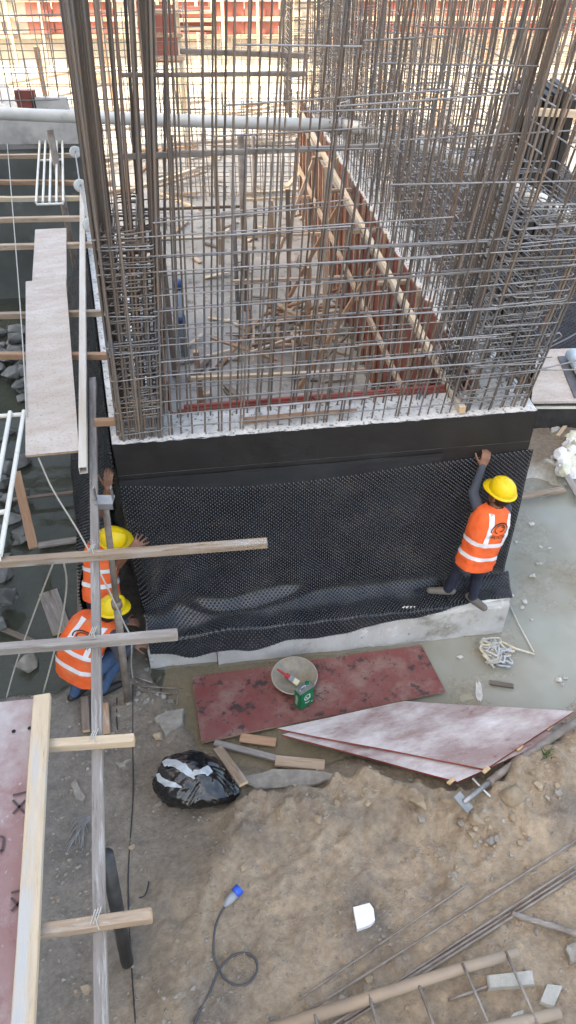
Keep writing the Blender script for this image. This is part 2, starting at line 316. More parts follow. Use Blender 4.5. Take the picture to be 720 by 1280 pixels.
def text_mesh(s, size=1.0):
    cu = bpy.data.curves.new('t', 'FONT'); cu.body = s; cu.size = size; cu.align_x = 'CENTER'; cu.align_y = 'CENTER'; cu.resolution_u = 3
    o = bpy.data.objects.new('t', cu); col.objects.link(o); bpy.context.view_layer.update()
    me = bpy.data.meshes.new_from_object(o.evaluated_get(bpy.context.evaluated_depsgraph_get()))
    bm = bmesh.new(); bm.from_mesh(me); bmesh.ops.triangulate(bm, faces=bm.faces)
    bmesh.ops.subdivide_edges(bm, edges=[e for e in bm.edges if e.calc_length() > size*0.25], cuts=1)
    bmesh.ops.triangulate(bm, faces=bm.faces); bm.verts.index_update()
    out = ([v.co.copy() for v in bm.verts], [tuple(v.index for v in f.verts) for f in bm.faces]); bm.free()
    bpy.data.objects.remove(o); bpy.data.curves.remove(cu); bpy.data.meshes.remove(me); return out
def smoothstep(a, b, x):
    t = min(1, max(0, (x-a)/(b-a))); return t*t*(3-2*t)
# ================================================================== SETTING
def vnoise(x, y, seed=0):
    xi = np.floor(x).astype(np.int64); yi = np.floor(y).astype(np.int64); fx = x-xi; fy = y-yi
    def hsh(a, b):
        n = (a*374761393+b*668265263+seed*1442695041) & 0x7fffffff
        n = ((n ^ (n >> 13))*1274126177) & 0x7fffffff
        return ((n ^ (n >> 16)) & 0xffff)/65535.0
    sx = fx*fx*(3-2*fx); sy = fy*fy*(3-2*fy)
    a = hsh(xi, yi)*(1-sx)+hsh(xi+1, yi)*sx; b = hsh(xi, yi+1)*(1-sx)+hsh(xi+1, yi+1)*sx
    return (a*(1-sy)+b*sy)*2-1
def fbm(x, y, s, seed=0, o=4):
    t = 0; a = 1.0; k = 0
    for i in range(o):
        t = t+a*vnoise(x*s, y*s, seed+i*17); k += a; a *= 0.55; s *= 2.1
    return t/k
def sdist(x, y, poly):      # signed distance, positive inside
    d = np.full(x.shape, 1e9); ins = np.zeros(x.shape, bool); n = len(poly)
    for i in range(n):
        ax, ay = poly[i]; bx, by = poly[(i+1) % n]; ex, ey = bx-ax, by-ay
        t = np.clip(((x-ax)*ex+(y-ay)*ey)/(ex*ex+ey*ey+1e-12), 0, 1)
        d = np.minimum(d, np.hypot(x-ax-t*ex, y-ay-t*ey))
        c = ((ay > y) != (by > y)) & (x < (bx-ax)*(y-ay)/((by-ay) if by != ay else 1e-12)+ax); ins ^= c
    return np.where(ins, d, -d)
def wpoly(px, z): return [tuple(PZ(u, v, z).xy) for u, v in px]
DIRT = wpoly([(225, 1040), (262, 1005), (305, 990), (345, 984), (400, 968), (450, 957), (500, 965), (560, 985), (615, 975), (655, 942), (725, 893), (820, 850), (1000, 1500), (80, 1500), (120, 1260), (160, 1150)], 0.22)
WATER = wpoly([(185, 800), (560, 740), (640, 600), (655, 585), (700, 600), (760, 560), (900, 520), (1000, 760), (820, 842), (725, 885), (660, 935), (610, 968), (500, 958), (450, 950), (400, 960), (330, 975), (285, 958), (245, 935), (225, 890), (185, 850)], 0.0)
TRENCH = wpoly([(-120, 345), (128, 345), (150, 640), (140, 815), (128, 842), (62, 866), (-60, 880), (-160, 600)], 0.0)
def sst(a, b, x):
    t = np.clip((x-a)/(b-a), 0, 1); return t*t*(3-2*t)
_r = random.Random(5); PRINTS = []
for _k in range(16):
    _p = PZ(_r.uniform(230, 690), _r.uniform(1040, 1240), .27); _a = _r.uniform(.2, 2.2)
    for _s in (0, 1): PRINTS.append((_p.x+_s*.42*math.cos(_a)-_s*.16*math.sin(_a), _p.y+_s*.42*math.sin(_a)+_s*.16*math.cos(_a), _a+_r.uniform(-.2, .2), _r.uniform(.012, .026)))
def terrain(x, y):
    x = np.asarray(x, float); y = np.asarray(y, float)
    n1 = fbm(x, y, 1.1, 3); n2 = fbm(x, y, 5.0, 11); n3 = fbm(x, y, 19.0, 23, 3)
    jit = 0.10*fbm(x, y, 3.5, 5)
    sd_ = sdist(x, y, DIRT)+jit*1.3; lf = sst(-0.35, -0.75, x+0.1*n1); dm = sst(-0.35*lf, 0.10+0.55*lf, sd_); wm = sst(-0.10, 0.16, sdist(x, y, WATER)+jit); tm = sst(-0.1, 0.15, sdist(x, y, TRENCH)+jit)
    n4 = fbm(x, y, 8.0, 41, 4); lump = np.clip(n4, 0, 1)**1.5
    h = 0.075+0.03*n1+0.025*n2+0.03*lump
    far = sst(6.2, 8.0, y)*sst(1.5, 2.5, x); h = h+far*0.08
    h = h*(1-wm)+wm*(-0.045+0.035*n1+0.018*n2)
    h = h*(1-tm)+tm*(-0.09+0.05*n1+0.03*n2)
    edge = np.exp(-((sd_-0.22)/0.22)**2)*(1-lf); h = h*(1-dm)+dm*(0.27+0.07*n1+0.035*n2+0.04*lump+edge*(0.05+0.10*np.clip(n4+.2, 0, 1)))
    bk = sst(13.4, 13.8, y); h = h*(1-bk)+bk*(0.25+0.03*n1)
    for fx, fy, fa, fl in PRINTS:
        ca, sa = math.cos(fa), math.sin(fa); dx = ((x-fx)*ca+(y-fy)*sa)/.15; dy = (-(x-fx)*sa+(y-fy)*ca)/.055; q2 = dx*dx+dy*dy; h = h-dm*fl*(np.exp(-q2*q2)-.45*np.exp(-(q2-1.7)**2/.5))
    h = h+(0.012+0.010*dm)*n3*(1-0.6*bk)
    return h, dm, wm, tm, bk, n1, n2
def hz(x, y): return float(terrain(np.array([x]), np.array([y]))[0][0])
def PG(u, v, dz=0.0):
    z = 0.1
    for _ in range(5): p = PZ(u, v, z); z = hz(p.x, p.y)+dz
    return PZ(u, v, z)
# the ground: one sheet to the horizon, fine where the camera looks
gx = np.concatenate([-np.geomspace(9, 900, 26)[::-1], np.arange(-4.6, 5.4, 0.027), np.geomspace(9, 900, 26)])
gx = np.sort(np.concatenate([gx, np.arange(-8.6, -4.6, 0.25), np.arange(5.5, 8.8, 0.25)]))
gy = np.concatenate([-np.geomspace(2, 900, 20)[::-1], [-0.5, 0.4], np.arange(1.0, 4.6, 0.025), np.arange(4.6, 6.6, 0.04), np.arange(6.6, 13.6, 0.14), np.arange(14, 40, 1.0), np.geomspace(42, 1500, 24)])
X, Y = np.meshgrid(gx, gy, indexing='ij'); H, dm, wm, tm, bk, n1, n2 = terrain(X, Y)
me = bpy.data.meshes.new('ground'); nx, ny = X.shape
idx = np.arange(nx*ny).reshape(nx, ny)
q = np.stack([idx[:-1, :-1], idx[1:, :-1], idx[1:, 1:], idx[:-1, 1:]], -1).reshape(-1, 4)
me.vertices.add(nx*ny); me.vertices.foreach_set('co', np.stack([X, Y, H], -1).reshape(-1).astype(np.float32))
me.loops.add(q.size); me.loops.foreach_set('vertex_index', q.reshape(-1).astype(np.int32))
me.polygons.add(len(q)); me.polygons.foreach_set('loop_start', (np.arange(len(q))*4).astype(np.int32))
me.polygons.foreach_set('use_smooth', np.ones(len(q), bool)); me.update(); me.validate()
def lerp(a, b, t): return a*(1-t[..., None])+np.array(b)*t[..., None]
grav = np.clip(0.5+0.9*n1, 0, 1)
C = lerp(np.broadcast_to(np.array([0.185, 0.172, 0.155]), X.shape+(3,)), (0.255, 0.23, 0.195), grav)
brownish = sst(-2.1, -0.55, X+0.35*n1-0.02*Y)          # grey wet gravel on the left turns to brown earth on the right
C = lerp(C, (0.29, 0.235, 0.17), brownish)
C = lerp(C, (0.40, 0.31, 0.215), dm*brownish)
C = lerp(C, (0.37, 0.295, 0.21), dm*np.clip(0.5+1.2*n1, 0, 1)*0.6)
C = lerp(C, (0.215, 0.185, 0.155), sst(-0.1, 0.6, fbm(X, Y, 1.7, 77)+0.25*sst(2.6, 1.4, Y))*dm*0.8)
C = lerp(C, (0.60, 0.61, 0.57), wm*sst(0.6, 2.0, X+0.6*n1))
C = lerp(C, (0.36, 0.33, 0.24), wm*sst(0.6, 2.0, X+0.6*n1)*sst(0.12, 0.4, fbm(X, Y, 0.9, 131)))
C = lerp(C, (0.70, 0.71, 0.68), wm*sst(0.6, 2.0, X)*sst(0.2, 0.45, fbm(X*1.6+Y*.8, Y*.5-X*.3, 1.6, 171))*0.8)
C = lerp(C, (0.21, 0.175, 0.12), wm*(1-sst(0.6, 2.0, X+0.6*n1)))
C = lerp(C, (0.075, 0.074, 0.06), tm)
C = lerp(C, (0.50, 0.47, 0.41), bk)
ca = me.color_attributes.new('zone', 'FLOAT_COLOR', 'POINT'); ca.data.foreach_set('color', np.concatenate([C, np.ones(X.shape+(1,))], -1).reshape(-1).astype(np.float32))
me.materials.append(MAT['ground'])
g = bpy.data.objects.new('ground', me); col.objects.link(g); tag(g, kind='structure')
mb = MB(); mb.add([(-1.22, 2.4, 0.0), (9, 2.4, 0.0), (9, 12.4, 0.0), (-1.22, 12.4, 0.0)], [(0, 1, 2, 3)])
tag(obj('puddle_water', mb, 'water', org=(0, 0, 0)), kind='structure')
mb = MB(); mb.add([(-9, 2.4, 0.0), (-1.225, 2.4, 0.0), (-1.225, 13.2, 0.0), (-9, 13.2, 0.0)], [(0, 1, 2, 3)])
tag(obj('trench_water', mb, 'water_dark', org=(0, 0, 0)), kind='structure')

# ------------------------------------------------------------------ the cast foundation wall
ZT, ZF = 2.5, 0.45
A = PZ(140, 555, ZT); B = PZ(672, 512, ZT); A.z = B.z = 0
U = (B-A).normalized(); LW = (B-A).length; V = Vector((-U.y, U.x, 0))
DL = Vector((-math.sin(R(13.9)), math.cos(R(13.9)), 0)); DR = Vector((-math.sin(R(7.6)), math.cos(R(7.6)), 0))
NR = Vector((-DR.y, DR.x, 0))*1.0   # points to the inside (left) of the right wall
NL = Vector((DL.y, -DL.x, 0))       # points to the inside (right) of the left wall
TH = 0.38; LL, LR = 6.8, 11.0
def on_front(u, d, z): return A+U*u+V*d+Vector((0, 0, z))
def line_x(p, d, q, e):     # crossing of two lines in plan
    k = d.x*e.y-d.y*e.x; t = ((q.x-p.x)*e.y-(q.y-p.y)*e.x)/k; return p+d*t
Ai = line_x(A+V*TH, U, A+NL*TH, DL); Bi = line_x(A+V*TH, U, B+NR*TH, DR)
wall = thing('foundation_wall', A+U*LW/2, 'long concrete foundation wall with black waterproof coating below its ragged white top', 'wall')
def slab_top(mb, a, b, c, d, nu, nv, zt, seed, edge=0.012):      # quad a-b (outer) d-c (inner), rough top
    P = []
    for i in range(nu+1):
        row = []
        for j in range(nv+1):
            s, t = i/nu, j/nv; p = (a*(1-s)+b*s)*(1-t)+(d*(1-s)+c*s)*t
            e = edge*mnoise.noise((p.x*14, p.y*14, seed)) if j == 0 else 0
            n = mnoise.noise((p.x*7, p.y*7, seed))*0.012+mnoise.noise((p.x*23, p.y*23, seed))*0.010
            row.append(p-V*(0.006+abs(e)) + Vector((0, 0, zt+(n if 0 < j < nv else -0.006+n*0.6))) if j == 0 else p+Vector((0, 0, zt+n)))
        P.append(row)
    mb.grid(P)
mb = MB(); mb.prism([tuple(A.xy), tuple(B.xy), tuple(Bi.xy), tuple(Ai.xy)], ZF-0.05, ZT-0.014); obj('wall_body', mb, 'concrete', wall)
mb = MB(); E = A+DL*LL; mb.prism([tuple(A.xy), tuple(Ai.xy), tuple((E+NL*TH).xy), tuple(E.xy)], ZF-0.05, ZT-0.015); obj('wall_body', mb, 'concrete', wall)
mb = MB(); E = B+DR*LR; mb.prism([tuple(B.xy), tuple(E.xy), tuple((E+NR*TH).xy), tuple(Bi.xy)], ZF-0.05, ZT-0.016); obj('wall_body', mb, 'concrete', wall)
mb = MB(); slab_top(mb, A, B, Bi, Ai, 150, 14, ZT, 1.0); o = obj('wall_top', mb, 'concrete_top', wall, smooth=True)
mb = MB(); E = B+DR*LR; slab_top(mb, Bi, B+DR*0.0, E, E+NR*TH, 2, 2, ZT-0.002, 2.0, 0)
P = []
for i in range(181):
    s = i/180; row = []
    for j in range(9):
        p = (Bi*(1-s)+(E+NR*TH)*s)*(1-j/8)+(B*(1-s)+E*s)*j/8
        row.append(p+Vector((0, 0, ZT-0.004+mnoise.noise((p.x*7, p.y*7, 3))*0.012+mnoise.noise((p.x*23, p.y*23, 2))*0.01)))
    P.append(row)
mb = MB(); mb.grid(P); obj('wall_top', mb, 'concrete_top', wall, smooth=True)
P = []; E = A+DL*LL
for i in range(100):
    s = i/99; row = []
    for j in range(9):
        p = (A*(1-s)+E*s)*(1-j/8)+(Ai*(1-s)+(E+NL*TH)*s)*j/8
        row.append(p+Vector((0, 0, ZT-0.004+mnoise.noise((p.x*7, p.y*7, 5))*0.012)))
    P.append(row)
mb = MB(); mb.grid(P); obj('wall_top', mb, 'concrete_top', wall, smooth=True)
def front_sheet(u0, u1, z0f, z1f, d, nu=60, nz_=4, wob=0.0, seed=0):
    P = []
    for i in range(nu+1):
        u = u0+(u1-u0)*i/nu; z0, z1 = z0f(u), z1f(u)
        P.append([on_front(u, -d-wob*(0.5+0.5*mnoise.noise((u*2, j, seed))), z0+(z1-z0)*j/nz_) for j in range(nz_+1)])
    return P
# black coating: upper field, one cut line, and the lapped strip below
rag = lambda u: ZT-0.004+0.010*mnoise.noise((u*16, 0, 0))+0.008*mnoise.noise((u*41, 3, 0))
mb = MB(); mb.grid(front_sheet(0, LW, lambda u: 2.175, rag, 0.006, 220)); obj('coating_band', mb, 'bitumen', wall)
mb = MB(); mb.grid(front_sheet(0, LW, lambda u: ZF, lambda u: 2.172, 0.006, 20)); obj('coating_band', mb, 'bitumen', wall)
mb = MB(); mb.grid(front_sheet(0.0, LW*0.78, lambda u: 1.9, lambda u: 2.13+0.012*mnoise.noise((u*3, 1, 1)), 0.012, 60, 6, 0.006)); obj('lap_strip', mb, 'bitumen_sheet', wall)
mb = MB(); mb.grid([[A+V*0+DL*(LL*i/30)-NL*0.006+Vector((0, 0, ZF+(ZT-0.005-ZF)*j/2)) for j in range(3)] for i in range(31)]); obj('coating_band', mb, 'bitumen', wall)
mb = MB(); mb.grid([[B+DR*(LR*i/30)-NR*0.006+Vector((0, 0, ZF+(ZT-0.008-ZF)*j/2)) for j in range(3)] for i in range(31)]); obj('coating_band', mb, 'bitumen', wall)

# ------------------------------------------------------------------ footing with its pale side
FO = 0.36   # how far the footing stands out
f0 = A+U*0.02-V*FO; f1 = B+U*0.02-V*FO; f2 = B+U*0.02+V*0.2; f3 = A+U*0.02+V*0.2
foot = thing('wall_footing', (f0+f1)/2, 'pale grey plastered footing ledge running along the bottom of the black wall', 'footing')
def foot_seg(s0, s1, h, out):
    n = 26 if s1 < .5 else 90; P = []
    prof = [(0.015, -0.2), (0.0, 0.0), (-0.004, h-0.05), (0.006, h-0.018), (0.03, h), (0.2, h+0.004), (0.6, h+0.004)]
    for i in range(n+1):
        s = s0+(s1-s0)*i/n; p = f0.lerp(f1, s)
        w = 0.025*mnoise.noise((p.x*2.2, 4, 4))+0.012*mnoise.noise((p.x*9, 4, 4))
        P.append([p+V*(d-out+w)+Vector((0, 0, z+(0.010*mnoise.noise((p.x*3, 8, 1)) if z > 0.2 else 0))) for d, z in prof])
    m = MB(); m.grid(P)
    for e in (0, n): m.add(P[e], [tuple(range(len(prof)))])
    return m
sp = [(0.0, 0.183, 0.40, -0.03), (0.185, 1.0, 0.45, 0.010)]
for s0, s1, h, out in sp: obj('plaster_panel', foot_seg(s0, s1, h, out), 'footing', foot, smooth=False)
# concrete end lip on the right, with the white slurry run
mb = MB(); mb.prism([tuple((f1-U*0.004+V*0.03).xy), tuple((f1+U*0.03+V*0.06).xy), tuple((f2+U*0.03).xy), tuple((f2-U*0.004).xy)], -0.2, 0.43); obj('footing_end', mb, 'footing', foot)
mb = MB(); mb.tube([f1.lerp(f0, k/14*0.42)+V*(0.05+0.012*math.sin(k*1.3))+Vector((0, 0, 0.457+0.006*math.sin(k*2.1))) for k in range(15)], [0.006]+[0.022+0.008*math.sin(k*1.7) for k in range(13)]+[0.004], 8); obj('slurry_run', mb, 'print_white', foot, smooth=True)

# ------------------------------------------------------------------ floor inside the walls
mb = MB(); EL = A+DL*LL+NL*0.2; ER = B+DR*LR+NR*0.2
mb.prism([tuple((Ai-V*0.1).xy), tuple((Bi-V*0.1).xy), tuple(ER.xy), (1.2, 22.0), (-4.0, 22.0), (EL.x, EL.y)], -0.3, 0.30)
tag(obj('interior_floor', mb, 'floor_inner', org=(0, 9, -0.3)), kind='structure')

# ------------------------------------------------------------------ dimpled drainage membrane
def drape(name, label, S, nu, nv, pitch, lu, lv, base_mat='hdpe', dim=0.0125, dh=0.014, flip=1):
    """S(u,v) in metres along the sheet -> point; real studs stand on the sheet"""
    root = thing(name, S(lu/2, lv), label, 'membrane')
    mb = MB(); mb.grid([[S(lu*i/nu, lv*j/nv) for j in range(nv+1)] for i in range(nu+1)]); obj('sheet', mb, base_mat, root, smooth=True)
    mb = MB(); ncol = int(lu/pitch); nrow = int(lv/(pitch*0.5)); K = 6; e = 0.004
    vs = []; fs = []
    for r in range(nrow):
        for c in range(ncol):
            u = (c+0.5+(0.5 if r % 2 else 0))*pitch; v = (r+0.5)*pitch*0.5
            if u > lu-0.01 or v > lv-0.01: continue
            p = S(u, v); du = (S(u+e, v)-p)/e; dv = (S(u, v+e)-p)/e; n = dv.cross(du)*flip
            if n.length < 1e-6: continue
            n.normalize(); du.normalize(); dv = n.cross(du)
            o = len(vs)
            for rr, hh in ((dim, -0.001), (dim*0.62, dh)):
                for k in range(K):
                    a = 2*math.pi*k/K; vs.append(p+(du*math.cos(a)+dv*math.sin(a))*rr+n*hh)
            vs.append(p+n*(dh*1.25))
            for k in range(K):
                k2 = (k+1) % K; fs.append((o+k, o+k2, o+K+k2, o+K+k)); fs.append((o+K+k, o+K+k2, o+2*K))
    mb.add(vs, fs); d = obj('studs', mb, base_mat, root, smooth=True, recalc=False); tag(d, kind='stuff')
    return root
SH = [(0.62, 0.0), (0.0, 1.0)]
def sheet_front(u, v):
    # v runs down the wall, round the foot and out over the ledge
    zt = 2.08-0.12*math.sin(math.pi*min(1, max(0, u/LW)))-.03*math.sin(2*math.pi*u/LW)+0.012*mnoise.noise((u*1.5, 0, 3))
    left = smoothstep(1.7, 0.0, u); rt = smoothstep(2.3, 3.3, u); v = v*(1-.022*rt+.02*mnoise.noise((u*1.3, 5, 5))+.03*left); rb = 0.26-.06*rt+0.05*mnoise.noise((u*1.1, 2, 0))
    vert = zt-(ZF+0.015)-rb
    lean = 0.03+0.045*left+0.03*max(0, mnoise.noise((u*0.9+4, 1, 0)))
    if v < vert: z = zt-v; d = 0.014+lean*smoothstep(0.15, 1, v/vert)
    else:
        a = (v-vert)/rb
        if a < math.pi/2: z = ZF+0.015+rb*(1-math.sin(a)); d = 0.014+lean+rb*(1-math.cos(a))
        else:
            f = v-vert-rb*math.pi/2; z = ZF+0.015; d = 0.014+lean+rb+f
    k = smoothstep(0.2, 1.0, v)
    d += k*(0.032*mnoise.noise((u*1.6, v*1.1, 0))+0.014*mnoise.noise((u*5, v*2.2, 5)))
    # folds where the sheet is pulled at the left corner
    fold = left*smoothstep(0.5, 1.3, v)
    d += fold*(0.075*(0.5+0.5*math.sin((u*1.1+v*0.75)*7.5))+0.05*mnoise.noise((u*3.1, v*2.7, 9)))
    z += fold*0.03*math.sin((u*0.7+v)*9)
    # one long slack wrinkle across the lower middle
    wv = 1.22+0.18*math.sin(u*1.7)
    d += 0.05*math.exp(-((v-wv)/0.07)**2)*smoothstep(0.3, 0.8, u)*smoothstep(2.0, 1.2, u)
    z += 0.022*smoothstep(vert+rb*.6, vert+rb*1.5, v)*(1.1+mnoise.noise((u*4, v*4, 1)))
    e_ = d-(FO+.015)
    if e_ > 0: z -= e_*1.15; d = FO+.015+e_*.3
    pull = 0.06*smoothstep(0.7, 1.8, v)*smoothstep(0.5, 0.0, u)      # corner drawn in
    return on_front(u+pull-0.01+0.0*v, -d, z)
LU = LW+0.06
drape('drainage_membrane', 'black dimpled drainage membrane hung over the long front face of the wall', sheet_front, 220, 110, 0.040, LU, 1.86)
def sheet_left(u, v):
    zt = 2.44; k = smoothstep(0.15, 1.7, v)
    d = 0.02+0.52*k+0.05*mnoise.noise((u*0.8, v*1.2, 2))*k+0.03*mnoise.noise((u*2.7, v*2, 7))*k
    p = A+DL*(u-0.05)-NL*d; p.z = zt-v*0.97; return p
drape('drainage_membrane', 'black dimpled drainage membrane hanging down the trench side of the left wall', sheet_left, 110, 50, 0.046, LL-0.5, 2.2, flip=-1)
# flap of membrane at the right end, under the worker's boots
def sheet_flap(u, v):
    p = B+U*(-0.62+u)-V*(0.05+v); z = ZF+0.035+0.05*(0.5+0.5*mnoise.noise((u*5, v*5, 3)))+0.05*smoothstep(0.2, 0, v)
    return p+U*(-0.25*v*smoothstep(0.4, 0.9, u))+Vector((0, 0, z))
drape('membrane_offcut', 'crumpled offcut of dimpled membrane on the ledge under the standing worker', sheet_flap, 30, 16, 0.040, 0.72, 0.30)
# ================================================================== REBAR
def jit(a): return random.uniform(-a, a)
def loop_mesh(w, d, r, mat, tail=0.10):     # a closed stirrup with two hooks
    c = 0.03; pts = []
    for sx, sy in ((1, 1), (-1, 1), (-1, -1), (1, -1)):
        ca = {(1, 1): 0, (-1, 1): 90, (-1, -1): 180, (1, -1): 270}[(sx, sy)]
        for k in range(3):
            a = R(ca+k*45); pts.append((sx*(w/2-c)+c*math.cos(a), sy*(d/2-c)+c*math.sin(a), 0.004*len(pts)/4))
    mb = MB(); mb.tube(pts, r, 5, closed=True)
    mb.tube([(w/2-c, d/2, 0.01), (w/2-c-tail*0.7, d/2-tail*0.7, 0.012)], r, 5)
    return mesh_of(mb, 'stirrup', mat, True)
def column_cage(name, label, c, ax, w, d, nw, nd, z0, z1, lean, r, zs0, zs1, step, group=None, mats=('rust_bar', 'grey_bar'), inner=True, base_z=None, twin=0):
    """rectangular column cage: ring of vertical bars and stirrups; ax = direction of the w side"""
    ax = Vector(ax).normalized(); ay = Vector((-ax.y, ax.x, 0)); root = thing(name, Vector((c.x, c.y, z0)), label, 'rebar cage', group)
    spots = [(-w/2+w*i/(nw-1), s*d/2) for i in range(nw) for s in (-1, 1)]+[(s*w/2, -d/2+d*j/(nd-1)) for j in range(1, nd-1) for s in (-1, 1)]
    for x, y in spots:
        p = c+ax*(x+jit(.008))+ay*(y+jit(.008)); p0 = Vector((p.x, p.y, z0)); l = lean(x, y) if callable(lean) else lean
        top = p0+l*(z1-z0)/3.0+Vector((jit(.03), jit(.03), z1-z0+jit(.12)))
        bar('vertical_bar', p0, top, r*random.uniform(.9, 1.1), mats[0] if random.random() < .8 else 'brown_bar', root)
        if twin and random.random() < twin:
            o_ = ax*random.choice((-1, 1))*2.1*r+ay*jit(.02); bar('lap_bar', p0+o_, top+o_+Vector((jit(.05), jit(.05), jit(.3))), r*random.uniform(.9, 1.1), mats[0], root)
    ms = [loop_mesh(w+2.6*r, d+2.6*r, 0.0056, mats[1]), loop_mesh(w+4.6*r, d+3.6*r, 0.0056, 'grey_bar')]
    if inner: ms += [loop_mesh(w*0.5, d+2.2*r, 0.006, mats[1]), loop_mesh(w+2.2*r, d*0.45, 0.006, mats[1])]
    z = zs0; k = 0
    while z < zs1:
        l = lean(0, 0) if callable(lean) else lean
        M = Matrix.Translation(c+l*(z-z0)/3.0+Vector((jit(.008), jit(.008), z))) @ frame((0, 0, 0), ax) @ Matrix.Rotation(jit(.06), 4, 'X') @ Matrix.Rotation(jit(.07), 4, 'Y')
        if k % 2: M = M @ Matrix.Rotation(math.pi, 4, 'Z')
        place('stirrup', random.choice(ms[1:]) if inner and k % 3 else ms[0], M, root); z += step*random.uniform(.75, 1.25); k += 1
    return root
# ---- front wall mesh, two layers
fc = thing('wall_rebar_cage', on_front(LW/2, 0.2, ZT), 'open two-layer rebar cage rising from the front wall between the corner columns', 'rebar cage')
def flean(u): return U*(0.16+0.34*(u/LW)**2)
for lay, d in enumerate((0.065, 0.31)):
    u = 0.47+0.05*lay
    while u < LW-0.62:
        uu = u+jit(.02); p = on_front(uu, d+jit(.01), ZT-0.03); hgt = random.choice((3.5, 3.7, 3.8, 3.9)) if random.random() < .9 else 2.2
        bar('vertical_bar', p, p+flean(uu)*hgt/3+V*jit(.05)+U*jit(.06)+Vector((0, 0, hgt)), random.uniform(.0068, .0088), 'rust_bar' if random.random() < .8 else 'brown_bar', fc)
        if random.random() < 0.22: bar('lap_bar', p+U*.024, p+U*.03+flean(uu)*2/3+U*jit(.04)+Vector((0, 0, random.uniform(1.2, 2.4))), .009, 'rust_bar', fc)
        u += 0.10
    z = ZT+0.10+0.06*lay
    while z < 4.25:
        a0_ = random.choice((.30, .36, .42, .05)); a, b = (a0_, LW-0.04) if random.random() < .7 else (a0_, LW*random.uniform(.6, .9))
        zz = [z+jit(.022) for _ in range(2)]; sl = 0.015
        p0 = on_front(a, d-0.018, zz[0])+flean(a)*(z-ZT)/3*0.6; p1 = on_front(b, d-0.018, zz[1]+sl)+flean(b)*(z-ZT)/3
        bar('horizontal_bar', p0, p1, random.uniform(.0050, .0062), 'grey_bar', fc)
        if random.random() < .4:
            q = random.uniform(.25, .6); bar('horizontal_bar', p0.lerp(p1, q)+Vector((0, -.014, jit(.02))), p0.lerp(p1, min(1, q+.4))+Vector((0, -.014, jit(.02))), .0065, 'grey_bar', fc)
        z += random.choice((.12, .14, .16))
    for k in range(7):
        z = random.uniform(4.2, 5.3); a = random.uniform(.4, 2.2); b = min(LW-.1, a+random.uniform(.5, 1.6)); bar('horizontal_bar', on_front(a, d-.018, z)+flean(a)*(z-ZT)/3, on_front(b, d-.018, z+jit(.05))+flean(b)*(z-ZT)/3, .0062, 'grey_bar', fc)
# ---- corner columns
cl = on_front(0.235, 0.42, 0)
column_cage('column_rebar_cage', 'dense rusty column cage with crooked stirrups at the left front corner of the wall', cl, U, 0.33, 0.74, 6, 11, ZT-.03, 6.6, lambda x, y: U*(0.13+0.42*max(0, x+.10)), .0115, ZT+.05, 4.2, .020, twin=1.0, mats=('rust_bar', 'rust_bar'))
cr = on_front(LW-0.40, 0.50, 0)
column_cage('column_rebar_cage', 'dense leaning column cage with looped stirrups at the right front corner of the wall', cr, U, 0.58, 0.86, 7, 9, ZT-.03, 6.4, lambda x, y: U*(0.42+0.35*x), .0092, ZT+.05, 4.25, .030, twin=.7)
# long hooked ends that stick out of the right column
hk = thing('hooked_rebar', on_front(LW-.1, .3, ZT), 'bent link bars sticking out to the right of the right corner column', 'rebar')
for zz, ln, dz, dy in ((2.66, .95, .16, .1), (2.78, .80, .30, .25), (2.72, .50, .02, -.1), (3.0, .22, .06, 0), (3.35, .22, .05, 0)):
    p = on_front(LW-.75, .30, zz); mb = MB()
    pts = [p, p+U*.62+V*.02, p+U*(.70+ln*.5)+V*dy*.5+Vector((0, 0, dz*.5)), p+U*(.72+ln)+V*dy+Vector((0, 0, dz))]
    if ln < .3: pts += [pts[-1]+U*.03+Vector((0, 0, -.03)), pts[-1]-U*.02+V*.02+Vector((0, 0, -.09)), pts[-1]-U*.25+V*.05+Vector((0, 0, -.14))]
    mb.tube(pts, .0068, 6); obj('link_bar', mb, 'grey_bar', hk, smooth=True)
# ---- right wall mesh going back
rc = thing('wall_rebar_cage', B+DR*3.5+NR*.2+Vector((0, 0, ZT)), 'tall dense rebar cage running back along the right wall behind the corner column', 'rebar cage')
for lay, d in enumerate((0.06, 0.32)):
    s = 1.25+.05*lay
    while s < LR-.2:
        p = B+DR*(s+jit(.02))+NR*(d+jit(.012)); p.z = ZT-.03; hgt = random.uniform(3.4, 4.1)
        bar('vertical_bar', p, p+U*(.30*math.exp(-s/2)+jit(.05))+DR*jit(.08)+Vector((0, 0, hgt)), random.uniform(.0060, .0080), 'rust_bar' if random.random() < .9 else 'brown_bar', rc)
        s += 0.105
    z = ZT+.12
    while z < 4.9:
        p0 = B+DR*.5+NR*(d-.02); p1 = B+DR*(LR-.1)+NR*(d-.02)
        bar('horizontal_bar', (p0.x+.1*(z-ZT)/1.7, p0.y, z+jit(.02)), (p1.x, p1.y, z+jit(.03)), .007, 'grey_bar', rc)
        z += .17 if z < 4.1 else .3
tm_ = MB(); tm_.tube([(0.05, -.03, 0), (0, 0, 0), (.30, 0, 0), (.27, .045, 0)], .006, 5); tie_me = mesh_of(tm_, 'tie', 'grey_bar', True)
for k in range(290):
    s = random.uniform(1.2, LR-.3); z = ZT+.12+.17*random.randrange(11); p = B+DR*s+NR*.05
    place('tie', tie_me, Matrix.Translation((p.x, p.y, z+jit(.03))) @ frame((0, 0, 0), NR) @ Matrix.Rotation(jit(.25), 4, 'Z') @ Matrix.Rotation(jit(.2), 4, 'Y'), rc)
mb = MB()
